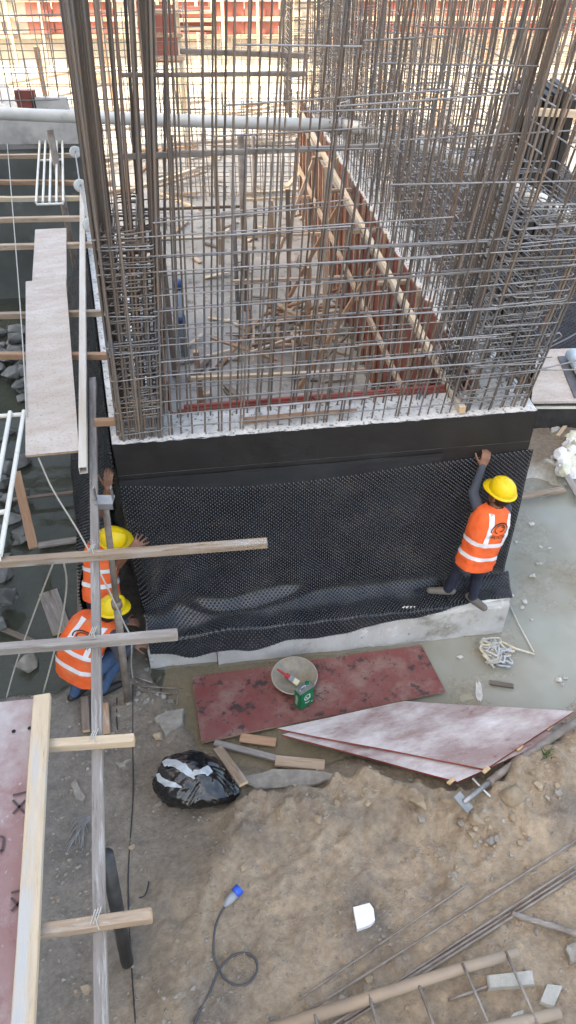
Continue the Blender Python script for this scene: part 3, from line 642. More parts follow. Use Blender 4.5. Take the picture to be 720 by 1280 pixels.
for k in range(330):        # the many smaller links, too many to tell apart
    s = random.uniform(1.2, LR-.3); z = ZT+.12+.17*random.randrange(13); p = B+DR*s+NR*random.uniform(.03, .08)+Vector((0, 0, z+jit(.04))); q = p+NR*random.uniform(.24, .30)+DR*jit(.05)+Vector((0, 0, jit(.04)))
    mb.tube([p+DR*.05, p, q, q-NR*.03+DR*.05], .005, 5, cap=False)
tag(obj('link_wires', mb, 'grey_bar', rc, smooth=True), kind='stuff')
# ---- column cages further back
cb = B+DR*(LR-.2)+NR*.25
column_cage('column_rebar_cage', 'tall column cage wrapped in stirrups at the far end of the right wall', cb, DR, 1.0, 1.0, 8, 8, ZT-.1, 6.9, Vector((0.02, 0, 0)), .0125, ZT+.3, 6.6, .07)
# ---- timber and pipe rails tied to the front cage to keep the bars apart
def rail(u0, v0, u1, v1, d, w, h, mat, label, cat='rail', end='timber_end'):
    pl = on_front(0, d, 0); a = PPL(u0, v0, pl, V); b = PPL(u1, v1, pl, V)
    return beam('guide_rail', a, b, w, h, mat, None, label, cat, None, end=end, wob=.006)
rail(148, 196, 492, 182, .36, .03, .035, 'timber_grey', 'weathered timber rail tied across the bars just under the pale pipe')
rail(225, 64, 386, 70, .36, .03, .03, 'steel_rusty', 'rusty guide rail tied high across the bars, uppermost in view', end='steel_rusty')
rail(150, 94, 384, 92, .36, .024, .026, 'steel_rusty', 'brown guide rail tied across the bars, second from the top', end='steel_rusty')
mb = MB(); mb.tube([PZ(94, 188, 2.75)+Vector((.03, .3, 0)), PZ(94, 190, 2.75), PZ(100, 232, 2.75), PZ(112, 281, 2.75), PZ(128, 360, 2.75)], .011, 6); sb_ = thing('spacer_string', PZ(112, 281, 2.75), 'bar along the left wall threaded through three round concrete spacer wheels', 'spacer'); obj('bar', mb, 'grey_bar', sb_, smooth=True)
# ---- concrete spacer wheels on the outside of the left wall steel
for k, (u_, v_) in enumerate(((94, 190), (100, 232), (112, 281))):
    p = PZ(u_, v_, 2.75); mb = MB(); r = .085
    mb.lathe([(.012, -.022), (r*.75, -.024), (r, -.014), (r, .014), (r*.75, .024), (.012, .022), (.012, -.022)], p, (.5, -.8, .33), 20)
    obj('spacer_wheel', mb, 'pipe_white', sb_)
# ================================================================== FORMWORK AND THINGS INSIDE THE WALLS
fw = thing('wall_formwork', Bi+DR*4+Vector((0, 0, .3)), 'red plywood formwork with pale studs and walers along the inside of the right wall', 'formwork')
s = 0.02; k = 0
pm = [box_mesh(.585, .018, 2.2, 'form_red', .002), box_mesh(.585, .018, 2.14, 'form_red', .002)]
while s < LR-.6:
    p = Bi+DR*s+NR*.012; place('panel', pm[k % 2], frame((p.x, p.y, 1.43+jit(.015)), DR), fw); s += .60; k += 1
s = 0.0
sm = {m: box_mesh(2.28, .040, .045, m, .004, 'timber_end', .006, 3) for m in ('timber_tan', 'timber_grey', 'timber_rust')}
while s < LR-.1:
    p = Bi+DR*(s+jit(.03))+NR*.047
    place('stud', sm[random.choice(('timber_tan', 'timber_grey', 'timber_tan', 'timber_rust'))], frame((p.x, p.y, .31), (jit(.01), jit(.01), 1), DR), fw); s += .40
for z, off, m in ((2.22, .10, 'timber_grey'), (1.3, .10, 'timber_tan')):
    a = Bi+DR*.1+NR*off; b = Bi+DR*(LR-.1)+NR*off; beam('waler', (a.x, a.y, z), (b.x, b.y, z+.02), .05, .08, m, fw, up=(0, 0, 1))
a = PZ(578, 513, ZT+.05); b = PZ(366, 122, ZT+.05)
beam('waler', a, b, .055, .07, 'timber_pale', fw)
for k in range(4):
    s_ = 1.4+k*2.3; p = Bi+DR*s_+NR*.16; t = Bi+DR*(s_+jit(.1))+NR*random.uniform(.8, 1.1)
    beam('brace', (t.x, t.y, .32), (p.x, p.y, random.uniform(1.5, 2.3)), .05, .06, random.choice(('timber_tan', 'timber_grey', 'timber_rust')), fw)
for k in range(6):
    p = Bi+DR*(.8+k*1.6)+NR*.06; beam('spacer', (p.x, p.y, ZT-.03), tuple((p+NR*.34+Vector((0, 0, ZT-.03+.0))).xyz), .05, .05, 'timber_tan', fw)
ff = thing('front_formwork', on_front(1.6, TH+.02, .3), 'thin red plywood shutter standing against the inside of the front wall', 'formwork')
for k, (u0, u1, h) in enumerate(((.55, 1.72, 2.53), (1.725, 2.6, 2.545), (2.605, 3.1, 2.53))):
    p = on_front(u0, TH+.012, 1.43); me = box_mesh(u1-u0, .018, 2*(h-1.43), 'form_red', .002); place('panel', me, frame(p, U), ff)
me = box_mesh(2.4, .03, .035, 'red_edge', .004); place('batten', me, frame(on_front(.6, TH+.04, 2.535), U), ff)
# stake and sticks lying on the wall top
def stick(name, pts, r, mat, label, cat, group=None, n=8):
    mb = MB(); mb.tube(pts, r, n); return tag(obj(name, mb, mat, smooth=True), label, cat, group)
a = PZ(306, 526, ZT+.045); b = PZ(446, 513, ZT+.045)
stick('round_stake', [a, a.lerp(b, .4)+Vector((0, 0, .006)), b], [.030, .026, .018], 'timber_rust', 'brown round stake lying along the white wall top', 'stake')
# things standing on the floor
def upright(name, u0, v0, vt, r, mat, label, cat, lean=(0, 0), z0=.30, n=10):
    p = PZ(u0, v0, z0); t = PY(u0, vt, p.y); t = Vector((p.x+lean[0], p.y+lean[1], t.z)); mb = MB(); mb.tube([p, t], r, n); return tag(obj(name, mb, mat, smooth=True), label, cat)
pv = thing('plastic_pipe', PZ(231, 446, .3), 'upright blue-grey plastic pipe with dark blue collar inside the enclosure', 'pipe')
p = PZ(231, 446, .3); t = PY(229, 352, p.y); mb = MB(); mb.tube([p, (p.x, p.y, t.z)], .055, 14); obj('tube', mb, 'pvc_blue', pv, smooth=True)
for q in (.52, .97): mb = MB(); c = p.z+(t.z-p.z)*q; mb.tube([(p.x, p.y, c-.07), (p.x, p.y, c+.05)], .066, 14); obj('collar', mb, 'blue_cap', pv, smooth=True)
rnd_up = [(252, 506, 438, 'timber_rust', 'short brown stake upright behind the front wall, nearest the left column'),
          (219, 470, 318, 'timber_dark', 'tall dark timber post left of the upright plastic pipe'),
          (298, 400, 212, 'steel_grey', 'blue-grey steel prop upright in the middle of the enclosure'),
          (276, 330, 188, 'timber_tan', 'pale timber post behind the grey steel prop'),
          (341, 405, 250, 'timber_rust', 'brown timber post in front of the pile of old sticks'),
          (362, 380, 236, 'timber_dark', 'dark post standing in the pile of old sticks'),
          (384, 470, 330, 'timber_rust', 'brown post right of the pile of old sticks'),
          (405, 440, 210, 'timber_tan', 'pale post standing close to the red formwork'),
          (320, 300, 170, 'steel_rusty', 'thin rusty post far back in the enclosure')]
for i, (u_, v_, t_, m, lb) in enumerate(rnd_up):
    p = PZ(u_, v_, .3); t = PY(u_, t_, p.y)
    if m.startswith('steel'): upright('post_shore', u_, v_, t_, .035, m, lb, 'prop')
    else: beam('timber_post', p, (p.x+jit(.05), p.y+jit(.1), t.z), .07, .07, m, None, lb, 'post', up=(1, 0, 0))
hor = [((186, 300), (402, 292), 1.0, .05, 'timber_pale', 'long pale timber rail across the enclosure above the old sticks'),
       ((180, 262), (300, 258), .8, .05, 'timber_dark', 'dark plank across the enclosure floor left of the prop'),
       ((238, 473), (402, 466), .9, .05, 'timber_pale', 'pale rail low behind the front wall'),
       ((395, 466), (455, 462), .9, .05, 'timber_tan', 'short tan rail running into the red formwork'),
       ((288, 352), (470, 345), 1.2, .05, 'timber_tan', 'tan rail over the pile of old sticks'),
       ((300, 250), (388, 246), 1.1, .05, 'timber_pale', 'pale rail far back beside the red formwork'),
       ((190, 222), (262, 206), .4, .12, 'timber_grey', 'broad grey board leaning over the far rubbish heap'),
       ((185, 236), (258, 214), .45, .12, 'timber_tan', 'tan board lying on the far rubbish heap'),
       ((196, 240), (250, 262), .35, .06, 'timber_pale', 'pale offcut in front of the far rubbish heap')]
for (a, b, z, w, m, lb) in hor: beam('timber_rail', PZ(*a, z), PZ(*b, z+jit(.03)), w, .05, m, None, lb, 'timber')
# pile of old sticks: each stick is a thing
for k in range(34):
    u_, v_ = random.uniform(300, 425), random.uniform(372, 440); p = PZ(u_, v_, .34+.5*random.random()); an = random.choice((random.gauss(0, .3), random.gauss(1.3, .4))); L_ = random.uniform(.5, 1.4)
    d = Vector((math.cos(an), math.sin(an), jit(.35)))*L_*.5; a, b = p-d, p+d; a.z = max(a.z, .33); b.z = max(b.z, .33)
    m_ = random.choice(('timber_rust', 'timber_dark', 'timber_tan')); lb_ = '%s stick in the timber pile on the enclosure floor, %s' % ({'timber_rust': 'brown', 'timber_dark': 'dark', 'timber_tan': 'pale tan'}[m_], 'left end of the pile' if u_ < 340 else 'middle of the pile' if u_ < 385 else 'right end of the pile')
    if random.random() < .5: beam('old_stick', a, b, random.uniform(.03, .07), .035, m_, None, lb_, 'stick', 'sticks in the timber pile')
    else: stick('old_stick', [a, (a+b)/2+Vector((jit(.015), jit(.015), .01)), b], [.030, .032, .024], m_, lb_, 'stick', 'sticks in the timber pile')
for k in range(80):
    u_, v_ = random.uniform(190, 440), random.choice((random.uniform(190, 330), random.uniform(330, 500))); p = PZ(u_, v_, .33); an = random.uniform(0, 3.14); L_ = random.uniform(.15, .7)
    d = Vector((math.cos(an), math.sin(an), 0))*L_*.5
    beam('offcut', p-d, p+d+Vector((0, 0, jit(.03)+.03)), random.uniform(.03, .09), .025, random.choice(('timber_pale', 'timber_tan', 'timber_grey', 'timber_dark')), None, 'small timber offcut on the enclosure floor, %s' % (('far part' if v_ < 270 else 'middle part' if v_ < 380 else 'near part')+(' at the left' if u_ < 280 else ' in the centre' if u_ < 360 else ' by the red formwork')), 'offcut', 'offcuts on the enclosure floor')
# bent red bar beside the left column
pl = on_front(0, .55, 0); mb = MB(); mb.tube([PPL(u_, v_, pl, V) for u_, v_ in ((203, 480), (208, 477), (211, 482), (212, 512), (216, 517), (228, 517))], .012, 8); tag(obj('bent_bar', mb, 'red_edge', smooth=True), 'bent red bar hooked beside the foot of the left column cage', 'bar')

# ================================================================== STRUT PIPE ACROSS THE PIT
st = thing('strut_pipe', PY(0, 142, 12.0), 'long pale strut pipe crossing the pit behind the bars', 'pipe')
a = PY(-160, 134, 12.0); b = PY(424, 157, 11.9); mb = MB(); mb.tube([a, a.lerp(b, .35)+Vector((0, 0, -.02)), a.lerp(b, .7)+Vector((0, 0, -.015)), b], .085, 20); obj('tube', mb, 'pipe_white', st, smooth=True)
ax = (b-a).normalized()
for q, r in ((0.0, .13), (.11, .12)):
    mb = MB(); c = b-ax*q; mb.tube([c-ax*.02, c+ax*.02], r, 20); obj('flange', mb, 'steel_grey', st)
    for k in range(8):
        an = k*math.pi/4; e = Vector((0, math.cos(an), math.sin(an)))*(r-.03); mb = MB(); mb.tube([c+e-ax*.04, c+e+ax*.04], .014, 6); obj('bolt', mb, 'steel_rusty', st)
s2 = thing('strut_pipe', b, 'pale strut pipe slanting from the flange towards the right', 'pipe')
zc = b.z; pts = [b+ax*.03, PZ(452, 160, zc), PZ(482, 170, zc), PZ(550, 190, zc), PZ(652, 238, zc), PZ(760, 300, zc)]
mb = MB(); mb.tube(pts, .085, 20); obj('tube', mb, 'pipe_white', s2, smooth=True)
mb = MB(); mb.tube([PZ(604, 214, zc), PZ(608, 217, zc)], .16, 20); obj('flange', mb, 'steel_grey', s2)
mb = MB(); mb.tube([b+Vector((0, -.02, .12)), b+Vector((.02, -.05, .3)), b+Vector((.12, -.05, .34)), b+Vector((.14, -.02, .12))], .022, 8); obj('shackle', mb, 'steel_grey', st, smooth=True)
for k, (u_, v_) in enumerate(((300, 158), (60, 150))):
    p = PY(u_, v_, 12.0); mb = MB(); mb.tube([(p.x, 12.0, .25), (p.x, 12.0, p.z-.13)], .05, 10); obj('trestle_post', mb, 'steel_rusty', st, smooth=True)
# ================================================================== WALKWAY OVER THE TRENCH (left)
ZP = 2.56            # underside of the cross timbers
l1 = beam('bearer_beam', PZ(116, 475, ZP-.03), PZ(127, 1330, ZP-.03), .055, .06, 'timber_grey', None, 'long grey bearer beam carrying the walkway timbers towards the camera', 'beam', end='timber_grey', wob=.006, bev=.003)
mk('box_tan', (0.50, 0.44, 0.36), (0.60, 0.57, 0.52), scale=2.5, rough=.7, coord='obj', stretch=(.8, 6, 6), bump=.15, spots=[((0.34, 0.26, 0.19), 5, .58, .72)])
def hollow(name, p0, p1, w, h, mat, label):
    p0, p1 = Vector(p0), Vector(p1); d = p1-p0; L_ = d.length; t = .005; mb = MB()
    def ring(x, a, b): return [Vector((x, y*a/2, z*b/2)) for y, z in ((-1, -1), (1, -1), (1, 1), (-1, 1))]
    rs = [ring(0, w-2*t, h-2*t), ring(0, w, h), ring(L_, w, h), ring(L_, w-2*t, h-2*t)]
    mb.add([v for r in rs for v in r], [(i*4+k, i*4+(k+1) % 4, ((i+1) % 4)*4+(k+1) % 4, ((i+1) % 4)*4+k) for i in range(4) for k in range(4)])
    me = mesh_of(mb, name, mat); fix_normals(me); return tag(place(name, me, frame(p0, d)), label, 'beam')
hollow('box_beam', PZ(104, 588, ZP+.10), PZ(103, 236, ZP+.10), .06, .06, 'box_tan', 'pale hollow box beam laid along the walkway, its open end towards the camera')
CT = [((-40, 706), (334, 679), .055, 'timber_tan', 'longest walkway cross timber, reaching out in front of the hung membrane'),
      ((-40, 815), (222, 793), .055, 'timber_grey', 'grey walkway cross timber passing over the crouching worker'),
      ((-40, 939), (168, 925), .05, 'timber_pale', 'short pale cross timber under the top end of the pink panel'),
      ((-40, 1178), (190, 1144), .05, 'timber_tan', 'short tan cross timber nearest the camera, tied with pale twine'),
      ((118, 528), (147, 527), .05, 'timber_rust', 'stub of rusty brown timber at the left corner of the wall top')]
for a, b, w, m, lb in CT: beam('cross_timber', PZ(*a, ZP+.03), PZ(*b, ZP+.03), w, .058, m, None, lb, 'timber', 'walkway cross timbers', wob=.006)
for k, (v0, v1, ue, m) in enumerate(((196, 194, 96, 'timber_tan'), (226, 229, 140, 'timber_rust'), (248, 248, 101, 'timber_pale'), (275, 273, 108, 'timber_tan'), (309, 306, 116, 'timber_tan'), (395, 391, 130, 'timber_tan'), (443, 445, 135, 'timber_rust'))):
    beam('cross_timber', PZ(-60, v0+1, ZP+.03), PZ(ue, v1, ZP+.03), .07 if k < 5 else .055, .06, m, None,
         'timber strut across the trench at the left, %s from the far end' % ('first', 'second', 'third', 'fourth', 'fifth', 'sixth', 'seventh')[k], 'timber', 'trench struts', wob=.006)
# ply boards to walk on
def ply(name, q, z, th, mat, label, edge='ply_edge', cat='board', dz=(0, 0, 0, 0)):
    """q = four sight lines to the corners of the top face (far-left, far-right, near-right, near-left)"""
    P = [PZ(*c, z+d) for c, d in zip(q, dz)]; return ply_w(name, P, th, mat, label, edge, cat)
def ply_w(name, P, th, mat, label, edge='ply_edge', cat='board', nu=10, nv=6, warp=.006):
    x = (P[1]-P[0]).normalized(); M = frame(P[0], x, (P[3]-P[0]).cross(x)*-1 if (P[3]-P[0]).cross(x).z < 0 else (P[3]-P[0]).cross(x)); Mi = M.inverted()
    c = [Mi @ p for p in P]; mb = MB(); ph = random.random()*40
    def S(i, j, dz):
        s, t = i/nu, j/nv; p = (c[0]*(1-s)+c[1]*s)*(1-t)+(c[3]*(1-s)+c[2]*s)*t
        e = .004*mnoise.noise((p.x*9+ph, p.y*9, 3)) if i in (0, nu) or j in (0, nv) else 0
        return p+Vector((e, e, warp*mnoise.noise((p.x*1.1+ph, p.y*1.1, 0))+dz))
    T = [[S(i, j, 0) for j in range(nv+1)] for i in range(nu+1)]; Bt = [[p+Vector((0, 0, -th)) for p in r] for r in T]
    mb.grid(T, mi=0); mb.grid(Bt, mi=0)
    rim = [(i, 0) for i in range(nu+1)]+[(nu, j) for j in range(1, nv+1)]+[(i, nv) for i in range(nu-1, -1, -1)]+[(0, j) for j in range(nv-1, 0, -1)]
    n = len(rim); mb.add([T[i][j] for i, j in rim]+[Bt[i][j] for i, j in rim], [(k, (k+1) % n, n+(k+1) % n, n+k) for k in range(n)], 1)
    me = mesh_of(mb, name, [mat, edge]); bm = bmesh.new(); bm.from_mesh(me); bmesh.ops.remove_doubles(bm, verts=bm.verts, dist=1e-5); bmesh.ops.recalc_face_normals(bm, faces=bm.faces); bm.to_mesh(me); bm.free()
    return tag(place(name, me, M), label, cat)
ply('walkway_board', ((44, 287), (83, 285), (83, 372), (39, 372)), ZP+.085, .02, 'ply_white', 'smaller whitewashed board of the walkway, farther from the camera')
ply('walkway_board', ((32, 352), (82, 347), (99, 563), (32, 569)), ZP+.108, .02, 'ply_white', 'large whitewashed walkway board with a rusty left edge over the trench')
for (a, b) in (((34, 567), (46, 567)), ((88, 562), (98, 561))): beam('board_cleat', PZ(a[0], a[1], ZP+.075), PZ(b[0], b[1], ZP+.075), .04, .025, 'timber_tan', None, 'small cleat under the near end of the large walkway board, %s side' % ('left' if a[0] < 60 else 'right'), 'cleat')
pk = ply('formwork_panel', ((-70, 884), (44, 873), (22, 1330), (-90, 1340)), ZP+.09, .02, 'ply_pink', 'worn pink film-faced panel laid on the walkway at the lower left', 'ply_edge', 'panel')
def mark_on(parent, P, mat='paint_black', name='stencil_mark'):     # flat print on the panel
    mb = MB(); mb.add(P, [tuple(range(len(P)))]); return obj(name, mb, mat, parent)
zt = ZP+.0985
mk('stencil', (0.075, 0.05, 0.055), rough=.7); mk('hole', (0.01, 0.01, 0.01), rough=.9)
pmi = MTX[pk.name].inverted()
def panel_print(strokes, mat, wpx=2.2):
    mb = MB()
    for (a, b) in strokes:
        a3, b3 = PZ(*a, zt), PZ(*b, zt); d = (b3-a3).normalized(); w = Vector((-d.y, d.x, 0))*.006
        mb.add([pmi @ p for p in (a3-w, b3-w, b3+w, a3+w)], [(0, 1, 2, 3)])
    me = mesh_of(mb, 'stencil_mark', mat); o = bpy.data.objects.new('stencil_mark', me); col.objects.link(o); o.parent = pk
for cx, cy in ((24, 1008), (22, 1130)): panel_print([((cx-8, cy-8), (cx+8, cy+9)), ((cx+8, cy-8), (cx-8, cy+9)), ((cx-8, cy-14), (cx+9, cy-18))], 'stencil')
panel_print([((0, 1045), (5, 1047)), ((5, 1047), (3, 1064)), ((3, 1064), (-3, 1062))], 'stencil')
for cx, cy in ((17, 914), (37, 910)):
    mb = MB(); c = PZ(cx, cy, zt); mb.add([pmi @ (c+Vector((math.cos(a*.628)*.011, math.sin(a*.628)*.011, 0))) for a in range(10)], [tuple(range(10))]); me = mesh_of(mb, 'drill_hole', 'hole'); o = bpy.data.objects.new('drill_hole', me); col.objects.link(o); o.parent = pk
beam('edge_timber', PZ(53, 870, ZP+.115), PZ(26, 1330, ZP+.115), .088, .045, 'timber_pale', None, 'clean pale pine timber lying along the right edge of the pink panel', 'timber', wob=.003)
# twine lashings
for k, (u_, v_) in enumerate(((119, 928), (122, 1154), (118, 798), (116, 694))):
    c = PZ(u_, v_, ZP); mb = MB(); w = .042
    for t in range(3):
        o_ = Vector((.012*t-.012, .006*t, 0)); mb.tube([c+o_+Vector((-.005, -w*.75, .0)), c+o_+Vector((-.004, -w*.75, .062)), c+o_+Vector((.006, w*.75, .063)), c+o_+Vector((.006, w*.75, .0))], .0028, 5)
    mb.tube([c+Vector((0, 0, .066)), c+Vector((.015, -.03, .072)), c+Vector((.025, -.05, .062))], .0025, 5)
    tag(obj('twine_lashing', mb, 'rope'), 'pale twine lashing where the bearer meets the %s cross timber' % ('short pale', 'nearest tan', 'grey', 'longest')[k], 'twine')
# white steel grilles
def grille(label, c4, z, nb, r, bars_at=(0, 1), dz=(0, 0, 0, 0), rungs=()):
    P = [PZ(*c, z+d) for c, d in zip(c4, dz)]; root = thing('steel_grille', (P[2]+P[3])/2, label, 'grille')
    for k in range(nb): s_ = k/(nb-1); bar('grille_bar', P[0].lerp(P[1], s_), P[3].lerp(P[2], s_), r, 'white_paint', root, 8)
    for t in (0, 1, *rungs): bar('grille_rail', P[0].lerp(P[3], t)-Vector((0, 0, r*1.6)), P[1].lerp(P[2], t)-Vector((0, 0, r*1.6)), r, 'white_paint', root, 8)
grille('white steel grille of five bars lying across the far trench struts', ((50, 171), (78, 170), (79, 252), (45, 253)), ZP+.10, 5, .017, rungs=(.38,))
grille('white steel grille of thick bars at the left edge beside the large walkway board', ((-22, 518), (30, 514), (0, 694), (-62, 706)), ZP+.10, 4, .019, rungs=(.72,))
# post shore with its fork head
ps = thing('post_shore', PG(160, 878), 'slim steel post shore with a fork head in front of the left workers', 'prop')
p0 = PG(160, 878); t0 = PY(131, 625, p0.y); t0 = Vector((t0.x, p0.y, t0.z)); m0 = p0.lerp(t0, .55)
mb = MB(); mb.tube([p0, m0], .032, 12); obj('outer_tube', mb, 'steel_rusty', ps, smooth=True)
mb = MB(); mb.tube([m0, t0], .025, 12); obj('inner_tube', mb, 'steel_rusty', ps, smooth=True)
mb = MB(); mb.tube([m0-Vector((0, 0, .03)), m0+Vector((0, 0, .03))], .045, 12); obj('adjusting_nut', mb, 'steel_rusty', ps, smooth=True)
mb = MB(); mb.box(t0+Vector((0, 0, .0)), .13, .10, .012); mb.box(t0+Vector((-.062, 0, .06)), .008, .035, .12); mb.box(t0+Vector((.062, 0, .06)), .008, .035, .12); mb.box(t0+Vector((0, -.052, -.02)), .13, .006, .05); obj('fork_head', mb, 'steel_grey', ps)
# dark pipe leaning under the bearer, nearer the camera
a = PG(159, 1203, .02); b = PZ(133, 1068, 1.55); stick('leaning_pipe', [a, b], .045, 'steel_black', 'black pipe leaning up to the bearer beam near the camera', 'pipe', n=12)
c = PG(152, 1196, .02); beam('thin_slat', c, PZ(131, 1072, 1.5)+Vector((.04, 0, .02)), .03, .012, 'timber_dark', None, 'thin dark slat leaning beside the black pipe', 'slat')
# ropes and wires
def rope(pts, r, mat, label, cat='rope', name='rope'):
    P = [Vector(p) for p in pts]; out = []
    for i in range(len(P)-1):
        p_1, p_2 = P[i], P[i+1]; q0 = P[i-1] if i else p_1; q3 = P[i+2] if i+2 < len(P) else p_2
        for k in range(6):
            t = k/6; out.append(.5*((2*p_1)+(p_2-q0)*t+(2*q0-5*p_1+4*p_2-q3)*t*t+(3*p_1-q0-3*p_2+q3)*t**3))
    out.append(P[-1]); mb = MB(); mb.tube(out, r, 6); return tag(obj(name, mb, mat, smooth=True), label, cat)
rope([PZ(48, 572, ZP+.06), PZ(66, 612, 2.4), PZ(100, 668, 2.3), PZ(132, 730, 2.1), PZ(153, 775, 1.6), PZ(164, 800, 1.2), PZ(164, 830, .4), PG(166, 848)], .007, 'rope', 'pale rope running from the walkway board down past the post shore')
rope([PZ(66, 705, ZP), PZ(45, 760, 1.8), PZ(20, 830, .9), PZ(8, 872, .4)], .006, 'rope', 'pale rope hanging from the longest cross timber, left of two')
rope([PZ(80, 704, ZP), PZ(83, 735, 2.0), PZ(74, 790, 1.3), PZ(54, 866, .3)], .007, 'rope', 'pale rope hanging from the longest cross timber, right of two')
rope([PZ(9, 180, 2.9), PZ(14, 240, 2.75), PZ(22, 340, 2.72), PZ(29, 440, 2.70), PZ(33, 520, 2.69)], .006, 'rope', 'thin pale cord strung lengthwise over the far trench struts')
rope([PZ(166, 855, .25), PG(166, 930, .01), PG(166, 1000, .01), PG(160, 1100, .01), PG(164, 1200, .01), PG(170, 1290, .01)], .005, 'cable', 'thin black wire lying down the grey gravel beside the bearer', 'wire', 'wire')
# debris in the trench
pk_list = [((20, 590), (42, 685), .10, 'timber_rust', .5, 'dark brown plank sloping down into the trench water'),
           ((48, 682), (112, 672), .09, 'timber_grey', .05, 'grey plank floating across the trench water'),
           ((10, 625), (120, 612), .05, 'timber_dark', .12, 'thin dark lath spanning the trench water'),
           ((102, 585), (104, 800), .12, 'timber_dark', .08, 'long dark strip along the foot of the left membrane'),  # flat dark strip laid lengthwise beside the left membrane
           ((0, 785), (50, 806), .06, 'timber_dark', .05, 'dark stick half sunk at the left edge of the trench'),
           ((60, 740), (78, 790), .20, 'timber_grey', .02, 'broad wet board just under the trench water')]
for a, b, w, m, z, lb in pk_list:
    beam('trench_plank', PZ(*a, z+(.35 if 'sloping' in lb else 0)), PZ(*b, z), w, .03, m, None, lb, 'plank')
# ================================================================== PEOPLE
def capsule(mb, a, b, ra, rb, n=14, m=5):
    a, b = Vector(a), Vector(b); d = b-a; L_ = d.length; q = d.to_track_quat('Z', 'Y') if L_ > 1e-6 else Vector((0, 0, 1)).to_track_quat('Z', 'Y')
    prof = [(ra*math.cos(t), ra*math.sin(t)) for t in [(-math.pi/2)+math.pi/2*i/m for i in range(m+1)]]+[(rb*math.cos(t), L_+rb*math.sin(t)) for t in [math.pi/2*i/m for i in range(m+1)]]
    P = [[a+q @ Vector((max(r, 1e-4)*math.cos(2*math.pi*k/n), max(r, 1e-4)*math.sin(2*math.pi*k/n), h)) for r, h in prof] for k in range(n)]
    mb.grid(P, True)
    base = len(mb.v)-n*len(prof); w = len(prof)
    mb.f.append(tuple(base+k*w for k in range(n-1, -1, -1))); mb.mi.append(0); mb.f.append(tuple(base+k*w+w-1 for k in range(n))); mb.mi.append(0)
def hand(prims, wrist, d, palm_n, size=1.0, curl=0.5, spread=0.25, thumb=1):
    """palm and five fingers; d along the hand, palm_n out of the palm; thumb side = thumb * (d x palm_n)"""
    d = Vector(d).normalized(); n = Vector(palm_n); n = (n-d*n.dot(d)).normalized(); s = d.cross(n)*thumb; wrist = Vector(wrist)
    for k in range(4):      # metacarpals, index nearest the thumb
        o = (1.5-k)*.021*size; kn = wrist+d*.085*size+s*o
        prims.append((wrist+d*.012+s*o*.6, kn, .016*size, .0125*size, 'skin'))
        L_ = (.040, .045, .042, .033)[k]*size; f = (d+s*(1.5-k)*spread*.33).normalized(); p = kn
        for j in range(3):
            a = curl*(.55+.35*j); f2 = (f*math.cos(a)+n*math.sin(a)).normalized(); q_ = p+f2*L_*(1, .72, .55)[j]
            prims.append((p, q_, (.0105-.0008*j)*size, (.0098-.001*j)*size, 'skin')); p = q_; f = f2
    p = wrist+d*.02+s*.028*size; f = (d*.65+s*.75+n*.25).normalized()
    for j in range(3):
        q_ = p+f*(.042, .034, .027)[j]*size; prims.append((p, q_, (.0145, .0115, .0105)[j]*size, (.0118, .0108, .009)[j]*size, 'skin')); p = q_; f = (f+d*.25+n*.18*curl).normalized()
